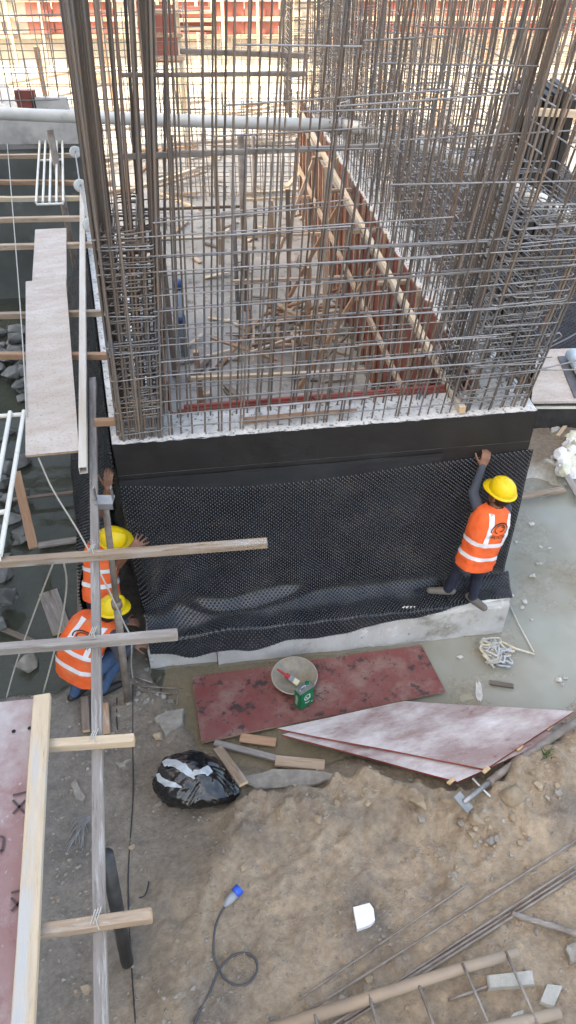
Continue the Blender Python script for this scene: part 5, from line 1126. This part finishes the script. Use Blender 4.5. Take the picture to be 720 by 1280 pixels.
# ---- power lead with blue plug
pl_ = thing('power_plug', PG(291, 1118), 'blue and grey power plug at the end of the black lead', 'plug')
a, b = PG(286, 1126, .035), PG(299, 1111, .04); d = (b-a).normalized()
mb = MB(); mb.tube([a-d*.05, a-d*.03, a, a.lerp(b, .6)], [.010, .022, .030, .032], 14); obj('plug_body', mb, 'plug_grey', pl_, smooth=True)
mb = MB(); mb.tube([a.lerp(b, .6), a.lerp(b, .66), b+d*.01], [.036, .040, .038], 14); obj('plug_collar', mb, 'plug_blue', pl_, smooth=True)
rope([PG(u_, v_, .012) for u_, v_ in ((283, 1130), (274, 1145), (268, 1165), (267, 1190), (272, 1208), (280, 1222), (294, 1231), (310, 1229), (321, 1214), (319, 1199), (306, 1191), (289, 1196), (274, 1212), (262, 1240), (250, 1262), (240, 1290))], .008, 'cable_grey', 'black power lead looped once on the brown earth', 'cable', 'power_lead')
rope([PG(u_, v_, .03) for u_, v_ in ((186, 1102), (184, 1112), (180, 1120), (174, 1122))], .006, 'cable', 'short curl of black wire on the grey gravel', 'wire', 'wire')
rope([PG(u_, v_, .01) for u_, v_ in ((146, 872), (146, 900), (147, 912))], .005, 'cable', 'thin black wire hanging off the gravel near the post shore', 'wire', 'wire')
# tangle of tie wire
tw = thing('wire_tangle', PG(100, 1040), 'bundle of pale tie wires on the dark gravel left of the bearer', 'wire')
for k in range(22):
    a = PG(108+jit(6), 1022+jit(5), .05); b = PG(96+jit(14), 1050+jit(14), .01); mb = MB(); mb.tube([a, a.lerp(b, .5)+Vector((jit(.03), jit(.03), .04)), b], .003, 5); obj('strand', mb, 'grey_bar', tw)
# ---- rope tangle and floating litter in the water
rt = thing('rope_tangle', PZ(628, 815, .03), 'tangled clump of wet rope and plastic in the shallow water', 'rope')
for k in range(16):
    c = PZ(622+jit(12), 815+jit(11), .04+.03*random.random()); pts = [c+Vector((jit(.11), jit(.11), random.uniform(-.03, .06))) for _ in range(9)]; out = []
    for i in range(1, len(pts)-2): out += [.5*((2*pts[i])+(pts[i+1]-pts[i-1])*t+(2*pts[i-1]-5*pts[i]+4*pts[i+1]-pts[i+2])*t*t+(3*pts[i]-pts[i-1]-3*pts[i+1]+pts[i+2])*t**3) for t in (0, .2, .4, .6, .8)]
    mb = MB(); mb.tube(out, random.choice((.008, .011)), 6); obj('strand', mb, random.choice(('rope_tan', 'rope', 'tarp', 'rope')), rt, smooth=True)
mb = MB(); mb.tube([PZ(632, 805, .07), PZ(645, 811, .05), PZ(658, 815, .03), PZ(668, 818, .02)], .012, 6); obj('tail', mb, 'rope_tan', rt, smooth=True)
mb = MB(); mb.tube([PZ(634, 750, .02), PZ(648, 780, .02), PZ(667, 815, .02)], .010, 6); tag(obj('sunken_rope', mb, 'rope', smooth=True), 'dark straight cord lying in the water above the rope tangle', 'cord')
def litter(px, z, mat, label, jag=.3, name='litter_scrap', grp=None):
    c = PZ(*px, z); n = random.randint(6, 9); r = random.uniform(.015, .045); pts = [c+Vector((r*random.uniform(.5, 1.3)*math.cos(2*math.pi*k/n), r*random.uniform(.4, 1.0)*math.sin(2*math.pi*k/n), jit(.006))) for k in range(n)]
    mb = MB(); top = [p+Vector((0, 0, .012)) for p in pts]+[c+Vector((0, 0, .025))]; mb.add(pts+top, [(k, (k+1) % n, n+(k+1) % n, n+k) for k in range(n)]+[(n+k, n+(k+1) % n, 2*n) for k in range(n)]+[tuple(range(n-1, -1, -1))]); return tag(obj(name, mb, mat, smooth=False), label, 'litter', grp)
for u_, v_ in ((653, 760), (664, 775), (656, 752), (645, 678), (676, 684), (686, 686), (671, 705), (664, 655), (640, 655), (698, 850), (706, 848), (703, 856), (575, 822), (676, 705), (640, 745), (666, 720)):
    litter((u_, v_), .012, 'paper', 'scrap of white litter floating on the water right of the wall', grp='floating litter')
slab('floating_cup', ((592, 856), (598, 853), (604, 872), (600, 880), (595, 876)), 0, .04, 'paper', 'crushed white cup floating behind the stacked panels', 'cup')
slab('white_scrap', ((572, 872), (590, 868), (592, 874), (578, 879)), 0, .02, 'foam_yellow', 'cream scrap on the bank edge behind the upper stacked panel', 'litter')
slab('white_sheet', ((681, 576), (690, 569), (706, 577), (700, 586)), 0, .015, 'paper', 'square white sheet on the mud beside the foam heap', 'litter')
slab('white_scrap', ((687, 538), (697, 532), (699, 536), (690, 541)), 0, .02, 'paper', 'small white scrap on the mud near the platform', 'litter')
# heap of torn foam at the right edge
fh = thing('foam_heap', PG(712, 570), 'heap of torn pale foam at the right edge of the mud', 'foam')
for k in range(26):
    c = PG(712+jit(14), 568+jit(24), .04+.10*random.random()); bm = bmesh.new(); bmesh.ops.create_icosphere(bm, subdivisions=2, radius=random.uniform(.05, .11))
    for v_ in bm.verts: v_.co *= 1+.45*mnoise.noise(v_.co*17+Vector((k, 0, 0)))
    me = bpy.data.meshes.new('foam_lump'); bm.to_mesh(me); bm.free(); me.materials.append(MAT['foam_yellow' if k % 3 else 'foam']); place('foam_lump', me, Matrix.Translation(c), fh)
# ---- platform with roll at the right
pf = thing('timber_platform', PZ(700, 500, .3), 'low platform with white top and dark side at the right edge', 'platform')
P = [PZ(u_, v_, .62) for u_, v_ in ((672, 437), (800, 432), (800, 500), (664, 502))]; mb = MB(); mb.prism([tuple(p.xy) for p in reversed(P)], .585, .62); obj('top_board', mb, 'ply_white', pf)
mb = MB(); mb.prism([tuple((p+Vector((.03, .04, 0))).xy) for p in reversed(P)], .05, .584); obj('plinth', mb, 'steel_black', pf)
mb = MB(); mb.box((P[2]+P[3])/2+Vector((0, .01, -.11)), 3, .03, .03); obj('edge_strip', mb, 'white_paint', pf)
P2 = [PZ(u_, v_, .632) for u_, v_ in ((697, 446), (790, 440), (800, 496), (718, 497))]; mb = MB(); mb.prism([tuple(p.xy) for p in reversed(P2)], .624, .640); tag(obj('dark_mat', mb, 'mat_dark'), 'dark grey mat unrolled on the white platform at the right', 'mat')
a, b = PZ(714, 442, .74), PZ(735, 478, .74); mb = MB(); mb.tube([a, b], .085, 18); tag(obj('fabric_roll', mb, 'roll_blue', smooth=True), 'pale blue roll lying on the dark mat at the right edge', 'roll')
def sheet_px(name, px, z, mat, label, amp=.05, n=24):
    P = [PZ(*c, z) for c in px]; G = [[(P[0]*(1-i/n)+P[1]*i/n)*(1-j/n)+(P[3]*(1-i/n)+P[2]*i/n)*j/n for j in range(n+1)] for i in range(n+1)]
    G = [[p+Vector((0, 0, amp*mnoise.noise((p.x*1.7, p.y*1.7, z))+amp*.5*mnoise.noise((p.x*5, p.y*5, z)))) for p in r] for r in G]; mb = MB(); mb.grid(G); o = obj(name, mb, mat, smooth=True)
    md = o.modifiers.new('t', 'SOLIDIFY'); md.thickness = .006; return tag(o, label, 'sheet')
sheet_px('tarpaulin', ((690, 370), (800, 340), (800, 410), (676, 432)), .30, 'tarp', 'crumpled blue-grey tarpaulin behind the white platform', .07)
# ---- stones
rock_me = []
for k in range(6):
    bm = bmesh.new(); bmesh.ops.create_icosphere(bm, subdivisions=3, radius=1)
    for v_ in bm.verts:
        p = v_.co.copy(); f = 1+.28*mnoise.noise(p*1.3+Vector((k*7, 0, 0)))+.12*mnoise.noise(p*3.1+Vector((0, k*5, 0)))
        v_.co = Vector((p.x*f, p.y*f*(.7+.08*k), p.z*f*.62))
        for pl3 in (Vector((.3, .2, 1)), Vector((-.8, .3, .6)), Vector((.7, -.6, .5))):      # knock flat faces off
            q_ = pl3.normalized(); e = v_.co.dot(q_)-.52
            if e > 0: v_.co -= q_*e*.8
    me = bpy.data.meshes.new('stone'); bm.to_mesh(me); bm.free(); me.polygons.foreach_set('use_smooth', [k % 2 == 0]*len(me.polygons)); rock_me.append(me)
for k in range(6):      # angular fragments
    bm = bmesh.new()
    for _ in range(13):
        v_ = Vector((random.gauss(0, 1), random.gauss(0, 1), random.gauss(0, 1))).normalized(); bm.verts.new(Vector((v_.x, v_.y*random.uniform(.6, 1), v_.z*.62))*random.uniform(.85, 1.05))
    bmesh.ops.convex_hull(bm, input=list(bm.verts)); bmesh.ops.delete(bm, geom=[v_ for v_ in bm.verts if not v_.link_faces], context='VERTS')
    bmesh.ops.bevel(bm, geom=list(bm.edges), offset=.05, segments=1, affect='EDGES'); me = bpy.data.meshes.new('stone'); bm.to_mesh(me); bm.free(); rock_me.append(me)
rk = {}
def stone(u_, v_, wpx, mat, label, group=None, z=None, sink=.30, ang=True):
    p = PG(u_, v_) if z is None else PZ(u_, v_, z); dist = (p-Vector((0, 0, CAM_H))).length; r = wpx/2*dist/FPX
    k = random.randrange(6)+(6 if ang else 0); key = (k, mat)
    if key not in rk: m2 = rock_me[k].copy(); m2.materials.append(MAT[mat]); rk[key] = m2
    M = Matrix.Translation(p+Vector((0, 0, r*.62*(1-2*sink)*.8))) @ Matrix.Rotation(random.random()*6.28, 4, 'Z') @ Matrix.Rotation(jit(.3), 4, 'X') @ Matrix.Diagonal((r, r, r, 1))
    return tag(place('stone', rk[key], M), label, 'stone', group)
stone(640, 996, 30, 'stone_tan', 'largest tan boulder beside the lying steel prop', ang=False)
stone(595, 1027, 24, 'stone_tan', 'rounded tan stone below the base plate of the prop')
stone(578, 1030, 15, 'stone_grey', 'whitish stone next to the rounded tan stone below the prop')
stone(551, 1018, 14, 'stone_tan', 'tan stone left of the base plate of the prop')
stone(524, 1003, 34, 'stone_tan', 'broad flat tan stone under the front of the stacked panels', sink=.45)
stone(527, 1025, 13, 'stone_grey', 'small blue-grey stone below the broad flat stone')
stone(624, 976, 16, 'stone_grey', 'grey stone wedged beside the prop tube')
stone(35, 829, 32, 'stone_grey', 'pale lump of concrete in the trench at the left edge', z=.05)
stone(108, 1236, 16, 'stone_tan', 'orange-tan stone on the dark gravel left of the bearer')
stone(198, 921, 16, 'stone_tan', 'brown stone under the grey concrete wedge')
stone(265, 968, 16, 'stone_tan', 'tan stone behind the tail of the rubbish bag')
stone(460, 1225, 12, 'stone_tan', 'small tan stone just above the ladder rail')
stone(638, 1068, 9, 'stone_grey', 'small white stone on the earth right of the foam block, lower one'); stone(600, 1052, 9, 'stone_grey', 'small white stone on the earth, left of a similar one'); 
for k in range(60):
    u_, v_ = random.choice(((random.gauss(650, 28), random.gauss(1020, 25)), (random.gauss(600, 40), random.gauss(1050, 18)), (random.uniform(320, 520), random.gauss(1000, 14)), (random.uniform(200, 715), random.uniform(1040, 1275)), (random.uniform(70, 200), random.uniform(880, 1270))))
    m_ = random.choice(('stone_tan', 'stone_tan', 'stone_tan', 'stone_grey')); wh = 'on the grey gravel beside the bearer beam' if u_ < 200 else 'on the bank below the stacked panels' if v_ < 1035 and u_ < 540 else 'near the lying steel prop' if v_ < 1075 and u_ > 520 else 'around the looped power lead' if u_ < 400 else 'between the foam block and the ladder'
    stone(u_, v_, random.choice((5, 6, 7, 8, 11)), m_, 'loose %s stone %s' % ('tan' if m_ == 'stone_tan' else 'greyish', wh), 'loose stones on the earth', ang=random.random() < .7)
for k in range(46):
    u_, v_ = random.choice(((random.gauss(640, 26), random.gauss(1008, 22)), (random.gauss(672, 22), random.gauss(975, 20)), (random.gauss(610, 30), random.gauss(1050, 16)), (random.uniform(320, 530), random.gauss(992, 10))))
    stone(u_, v_, random.choice((5, 6, 7, 8, 9, 12, 15)), random.choice(('stone_tan', 'stone_tan', 'stone_grey')), 'tan clod or stone in the loose heap %s' % ('right of the lying steel prop' if u_ > 585 else 'along the bank edge below the stacked panels'), 'clods on the bank', sink=.16)
# dark rubble along the left edge of the trench
for k in range(60):
    u_, v_ = random.choice(((random.uniform(-8, 34), random.uniform(412, 505)), (random.uniform(-10, 30), random.uniform(600, 790)), (random.uniform(-8, 30), random.uniform(412, 600))))
    stone(u_, v_, random.uniform(10, 34), 'rubble', 'dark wet stone in the rubble at the left edge, %s' % ('beyond the white grille' if v_ < 520 else 'under the white grille' if v_ < 640 else 'below the longest cross timber'), 'trench rubble', z=random.uniform(-.02, .18), sink=.25, ang=True)
# pebbles: too many to count
vs = []; fs = []
oc = [(1, 0, 0), (-1, 0, 0), (0, 1, 0), (0, -1, 0), (0, 0, 1), (0, 0, -1)]; of = [(0, 2, 4), (2, 1, 4), (1, 3, 4), (3, 0, 4), (2, 0, 5), (1, 2, 5), (3, 1, 5), (0, 3, 5)]
NPB = 15000; px = rng.uniform(-2.6, 3.4, NPB); py = rng.uniform(1.25, 4.9, NPB); hh_, d_, w_, t_, _, a1, a2 = terrain(px, py)
ok = (hh_ > .02) & (rng.random(NPB) < .25+.75*np.clip(.5+1.4*fbm(px, py, 1.3, 91), 0, 1))
for x, y, z in zip(px[ok], py[ok], hh_[ok]):
    r = .004+.015*random.random()**4; o = len(vs); sx_, sy_, sz_ = r*random.uniform(.7, 1.5), r*random.uniform(.7, 1.3), r*random.uniform(.5, .9)
    an = random.random()*3.14; c_, s_ = math.cos(an), math.sin(an)
    for a, b, c in oc:
        a, b = a*sx_*random.uniform(.7, 1.2), b*sy_*random.uniform(.7, 1.2); vs.append(Vector((x+a*c_-b*s_, y+a*s_+b*c_, z+c*sz_+sz_*.4)))
    fs += [tuple(i+o for i in f) for f in of]
mb = MB(); mb.v = vs; mb.f = fs; mb.mi = [0]*len(fs); tag(obj('pebbles', mb, 'pebble', org=(0, 0, 0), recalc=False), 'fine pebbles strewn over the foreground earth', kind='stuff')
# rods and stubs in the mud beside the post shore
for k, (a, b, r, m, lb) in enumerate((((164, 857), (228, 861), .007, 'steel_rusty', 'thin rusty rod in the mud right of the post shore, upper one'), ((166, 862), (222, 868), .006, 'steel_rusty', 'thin rusty rod in the mud right of the post shore, lower one'), ((196, 852), (205, 842), .012, 'timber_dark', 'short dark twig in the mud below the footing'), ((222, 862), (221, 880), .006, 'steel_rusty', 'bent rod end sticking into the puddle'), ((170, 846), (190, 853), .010, 'timber_grey', 'grey splinter against the left end of the footing'))):
    stick('mud_rod', [PG(*a, .03), PG((a[0]+b[0])/2, (a[1]+b[1])/2, .045), PG(*b, .03)], r, m, lb, 'rod')
for k, (a, b, m, lb) in enumerate((((106, 872), (108, 914), 'timber_dark', 'dark timber stub on the gravel left of the bearer beam'), ((131, 880), (133, 916), 'timber_rust', 'reddish timber stub on the gravel right of the bearer beam'))):
    beam('timber_stub', PG(*a, .05), PG(*b, .04), .07, .05, m, None, lb, 'timber')
for k in range(26):
    u_, v_ = random.gauss(186, 20), random.gauss(872, 14); stone(u_, v_, random.choice((5, 6, 8, 10)), 'stone_grey', 'broken grey chip in the mud beside the post shore', 'chips beside the post shore')
# a tuft of green on the bank
gt = thing('green_tuft', PG(684, 942), 'small dark green tuft on the bank by the stacked panels', 'plant')
for k in range(22):
    a = PG(684+jit(6), 944+jit(4)); mb = MB(); d = Vector((jit(.08), jit(.08), .07)); mb.grid([[a-Vector((.006, 0, 0)), a+Vector((.006, 0, 0))], [a+d*.6-Vector((.005, 0, 0)), a+d*.6+Vector((.005, 0, 0))], [a+d, a+d+Vector((.001, 0, 0))]]); obj('blade', mb, 'leaf', gt)
# ================================================================== BACKGROUND
# retaining wall at the far end of the trench
a = PZ(-200, 196, ZP-.05); b = PZ(106, 186, ZP-.05)
d = (b-a).normalized(); n = Vector((-d.y, d.x, 0)); mb = MB(); mb.prism([tuple(a.xy), tuple(b.xy), tuple((b+n*.35).xy), tuple((a+n*.35).xy)], -.3, ZP-.02)
mk('coping', (0.22, 0.22, 0.21), (0.30, 0.295, 0.28), scale=3, rough=.9, bump=.3)
rw = thing('retaining_wall', (a+b)/2, 'dark wet concrete wall closing the far end of the trench', 'wall'); obj('wall_body', mb, 'concrete_wet', rw)
mb = MB(); mb.prism([tuple((a-n*.03).xy), tuple((b-n*.03).xy), tuple((b+n*.38).xy), tuple((a+n*.38).xy)], ZP-.018, ZP+.06); obj('coping', mb, 'coping', rw)
# rebar mats standing behind it and across the pit
def mat_cage(label, p, d, L_, z0, z1, sv, sh, r, mat, layers=(0, .25), lean=0.0, name='rebar_mat', grp=None):
    d = Vector(d).normalized(); n = Vector((-d.y, d.x, 0)); root = thing(name, Vector((p.x, p.y, z0))+d*L_/2, label, 'rebar mat', grp)
    for o_ in layers:
        s_ = 0.0
        while s_ < L_:
            q = p+d*s_+n*o_; bar('vertical_bar', (q.x, q.y, z0), (q.x+d.x*(lean+jit(.06)), q.y+jit(.06), z1+jit(.15)), r, mat, root, 5); s_ += sv*random.uniform(.8, 1.2)
        z = z0+.1
        while z < z1-.05:
            q0, q1 = p+n*(o_-.02), p+d*L_+n*(o_-.02); bar('horizontal_bar', (q0.x, q0.y, z+jit(.02)), (q1.x, q1.y, z+jit(.02)), r*.85, mat, root, 5); z += sh
    return root
pa = a+n*.15; mat_cage('rebar mat rising from the wall at the far end of the trench', Vector((-4.6, pa.y+.2, 0)), d, 3.3, ZP, 5.0, .20, .19, .009, 'grey_bar', (0,))
mat_cage('rebar mat farther back behind the trench wall', Vector((-6.8, 15.6, 0)), (1, .03, 0), 4.6, .3, 4.2, .26, .26, .010, 'far_bar', (0,), .2)
mat_cage('rebar mat crossing the pit left of centre in the sunlight', Vector((-2.6, 17.5, 0)), (1, .02, 0), 5.2, .3, 2.5, .20, .21, .010, 'far_bar', (0, .3))
mat_cage('rebar mat crossing the pit in the middle distance', Vector((-3.5, 22.5, 0)), (1, -.03, 0), 9, .3, 2.9, .27, .26, .012, 'far_bar', (0,))
mat_cage('rebar mat standing in the sun behind the right wall', Vector((1.5, 22.0, 0)), (1, .05, 0), 8, .3, 4.0, .24, .24, .011, 'far_bar', (0, .35))
mat_cage('rebar mat far back at the right in the sun', Vector((3.0, 24.0, 0)), (1, .02, 0), 9, .3, 4.8, .32, .30, .013, 'far_bar', (0,))
column_cage('column_rebar_cage', 'tall stirruped column cage behind the right wall, nearer the right edge', Vector((4.1, 13.6, 0)), (1, 0, 0), .8, .7, 6, 5, .2, 6.2, Vector((.1, 0, 0)), .0125, .6, 6.0, .14)
# black wrapped stub with a pine batten
bs = thing('wrapped_column_stub', PZ(668, 330, .25), 'black membrane wrapped column stub with a pale batten behind the right bars', 'column')
c = PY(667, 215, 9.6); w = .34; mb = MB()
for k in range(7):
    x0 = c.x-w+k*2*w/7; mb.prism([(x0+.01, 9.6-.02*(k % 2)), (x0+2*w/7-.01, 9.6-.02*(k % 2)), (x0+2*w/7-.01, 10.2), (x0+.01, 10.2)], .2, PY(667, 118, 9.6).z+jit(.06))
obj('wrap', mb, 'bitumen', bs)
z_ = PY(667, 137, 9.6).z; beam('batten', (c.x-w-.03, 9.54, z_), (c.x+w+.03, 9.54, z_-.03), .05, .08, 'timber_pale', bs)
# dark membrane spread on the ground right of the right wall
def sheet_ground(u, v):
    p = Vector((2.0-.05*u, 9.9+u, .36)); p.x += v+.1*u; p.z += .05*mnoise.noise((u*1.3, v*1.3, 2))+.06*smoothstep(.4, 0, v); return p
drape('ground_membrane', 'black dimpled membrane spread over the ground to the right of the right wall', sheet_ground, 60, 30, .10, 11.6, 4.4, 'hdpe_matt', dim=.026, dh=.02)
# sloping pale sheet and blocks behind the trench wall
sheet_px('pale_sheet', ((-40, 92), (4, 98), (28, 138), (-30, 150)), 2.7, 'paper', 'pale sloping sheet at the upper left behind the mesh', .05)
base_y = 13.25; p = PY(48, 176, base_y); tp = PY(48, 142, base_y); mb = MB(); mb.box((p.x, base_y+.2, (ZP+.06+tp.z)/2), 1.35, .5, tp.z-ZP-.064); tag(obj('concrete_kerb', mb, 'concrete'), 'long pale concrete block standing on the trench wall behind the mesh', 'block')
for k, (u_, w, h, m, lb) in enumerate(((33, .30, .30, 'form_red', 'small red panel standing on the concrete block at the upper left'), (62, .55, .2, 'concrete', 'smaller pale block standing right of the small red panel'))):
    q_ = PY(u_, 142, base_y); mb = MB(); mb.box((q_.x, base_y+.15, tp.z+h/2+.003), w, .12, h); tag(obj('stacked_block' if k else 'red_panel', mb, m), lb, 'block' if k else 'panel')
# far formwork wall in the sun
fwl = thing('far_formwork_wall', (0, 31, .25), 'long sunlit formwork wall of red panels and pale timbers across the background', 'formwork')
x = -15.0; k = 0
while x < 17:
    w = random.choice((1.2, 1.2, .9, .6)); z1 = random.choice((2.7, 2.9, 3.1, 3.3)); red = random.random() < .62
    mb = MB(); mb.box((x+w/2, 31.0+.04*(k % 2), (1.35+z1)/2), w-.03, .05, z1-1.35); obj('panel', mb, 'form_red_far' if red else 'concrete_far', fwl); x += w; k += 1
for z in (1.45, 1.95, 2.5, 3.0):
    beam('waler', (-15, 30.9, z), (17, 30.9, z+jit(.1)), .1, .12, random.choice(('timber_pale', 'timber_tan')), fwl)
for k in range(30): x = -15+k*1.07+jit(.15); beam('stud', (x, 30.78, .3), (x+jit(.1), 30.8, random.uniform(2.6, 3.4)), .1, .1, random.choice(('timber_pale', 'timber_tan', 'timber_grey')), fwl, up=(1, 0, 0))
mb = MB(); mb.prism([(-15, 31.2), (17, 31.2), (17, 31.8), (-15, 31.8)], .2, 2.2); obj('concrete_base', mb, 'concrete_far', fwl)
mb = MB(); mb.prism([(-15, 29.4), (17, 29.4), (17, 30.6), (-15, 30.6)], .2, .62); obj('kicker', mb, 'concrete_far', fwl)
# earth bank and buildings behind, closing the view above it
for k, (x0, x1, y0, h, m, lb) in enumerate(((-30, -6, 44, 6, 'concrete_far', 'pale low building beyond the formwork wall at the left'), (-5, 12, 46, 5.5, 'concrete_far', 'pale low building beyond the formwork wall in the middle'), (13, 36, 45, 6, 'concrete_far', 'pale low building beyond the formwork wall at the right'))):
    r_ = thing('low_building', ((x0+x1)/2, y0, .2), lb, 'building'); mb = MB(); mb.prism([(x0, y0), (x1, y0), (x1, y0+8), (x0, y0+8)], .2, h); obj('wall', mb, m, r_)
    mb = MB(); mb.prism([(x0-.2, y0-.3), (x1+.2, y0-.3), (x1+.2, y0+8.2), (x0-.2, y0+8.2)], h, h+.25); obj('roof', mb, 'concrete', r_)
    x = x0+1
    while x < x1-1.5: mb = MB(); mb.box((x+.6, y0-.01, 2.6), 1.2, .08, 1.3); obj('window', mb, 'glass', r_); x += 2.6
# standing red panel and scattered sunlit timbers
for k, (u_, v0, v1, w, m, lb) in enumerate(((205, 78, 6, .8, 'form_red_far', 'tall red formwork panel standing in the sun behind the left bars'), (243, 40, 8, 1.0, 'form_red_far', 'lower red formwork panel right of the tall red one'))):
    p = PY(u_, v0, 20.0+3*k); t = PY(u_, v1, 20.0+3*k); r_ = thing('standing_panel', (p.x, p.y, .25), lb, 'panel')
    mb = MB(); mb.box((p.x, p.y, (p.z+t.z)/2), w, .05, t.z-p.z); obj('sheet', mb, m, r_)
    for o_ in (-w/2, w/2): beam('leg', (p.x+o_, p.y-.06, .25), (p.x+o_, p.y-.06, t.z+.1), .08, .08, 'timber_pale', r_, up=(1, 0, 0))
    for z in (p.z+.1, (p.z+t.z)/2, t.z-.1): beam('rail', (p.x-w/2-.1, p.y-.14, z), (p.x+w/2+.1, p.y-.14, z), .06, .08, 'timber_tan', r_)
for k in range(70):
    x, y = random.uniform(-9, 9), random.uniform(13.5, 29); y = random.uniform(22.5, 29) if x > .5 else y; L_ = random.uniform(.8, 3.5); an = random.gauss(0, .35) if random.random() < .7 else random.gauss(1.2, .4)
    d_ = Vector((math.cos(an), math.sin(an), 0))*L_/2; z = .32 if random.random() < .6 else random.uniform(.4, 1.0)
    beam('far_timber', Vector((x, y, z))-d_, Vector((x, y, z+jit(.25)+.05))+d_, random.choice((.08, .1, .2)), .07, random.choice(('timber_pale', 'timber_tan', 'timber_grey', 'timber_rust')), None, 'loose timber on the %s sunlit ground, %s' % ('nearer' if y < 18 else 'middle' if y < 23 else 'farthest', 'at the left' if x < -3 else 'straight behind the enclosure' if x < 2 else 'behind the right wall'), 'timber', 'timbers on the far ground')
for k in range(26):
    x, y = random.uniform(-8, 9), random.uniform(14.5, 27); y = random.uniform(22.5, 28) if x > .3 else y
    beam('far_post', (x, y, .28), (x+jit(.1), y+jit(.1), random.uniform(1.4, 3.0)), .09, .09, random.choice(('timber_pale', 'timber_tan', 'timber_rust')), None, 'upright timber on the %s sunlit ground, %s' % ('nearer' if y < 19 else 'farther', 'at the left' if x < -3 else 'straight behind the enclosure' if x < 2 else 'behind the right wall'), 'post', 'posts on the far ground', up=(1, 0, 0))
# tall unseen block added at the left to keep the foreground in shade
tb = thing('unseen_shade_block', (-16, -8, 0), 'tall unseen concrete block added left of the site to shade the foreground', 'building')
mb = MB(); mb.prism([(-24, -34), (-9, -34), (-9, 12.2), (-24, 12.2)], -.2, 21.5); obj('wall', mb, 'building', tb)
for z in (3.4, 7.0, 10.6, 14.2, 17.8, 21.4): mb = MB(); mb.prism([(-24.1, -34.1), (-8.8, -34.1), (-8.8, 12.4), (-24.1, 12.4)], z, z+.2); obj('block_band', mb, 'concrete', tb)
for z in (4.6, 8.2, 11.8, 15.4, 19.0):
    for y in range(-32, 9, 3): mb = MB(); mb.box((-8.98, y, z), .08, 1.4, 1.5); obj('window', mb, 'glass', tb)
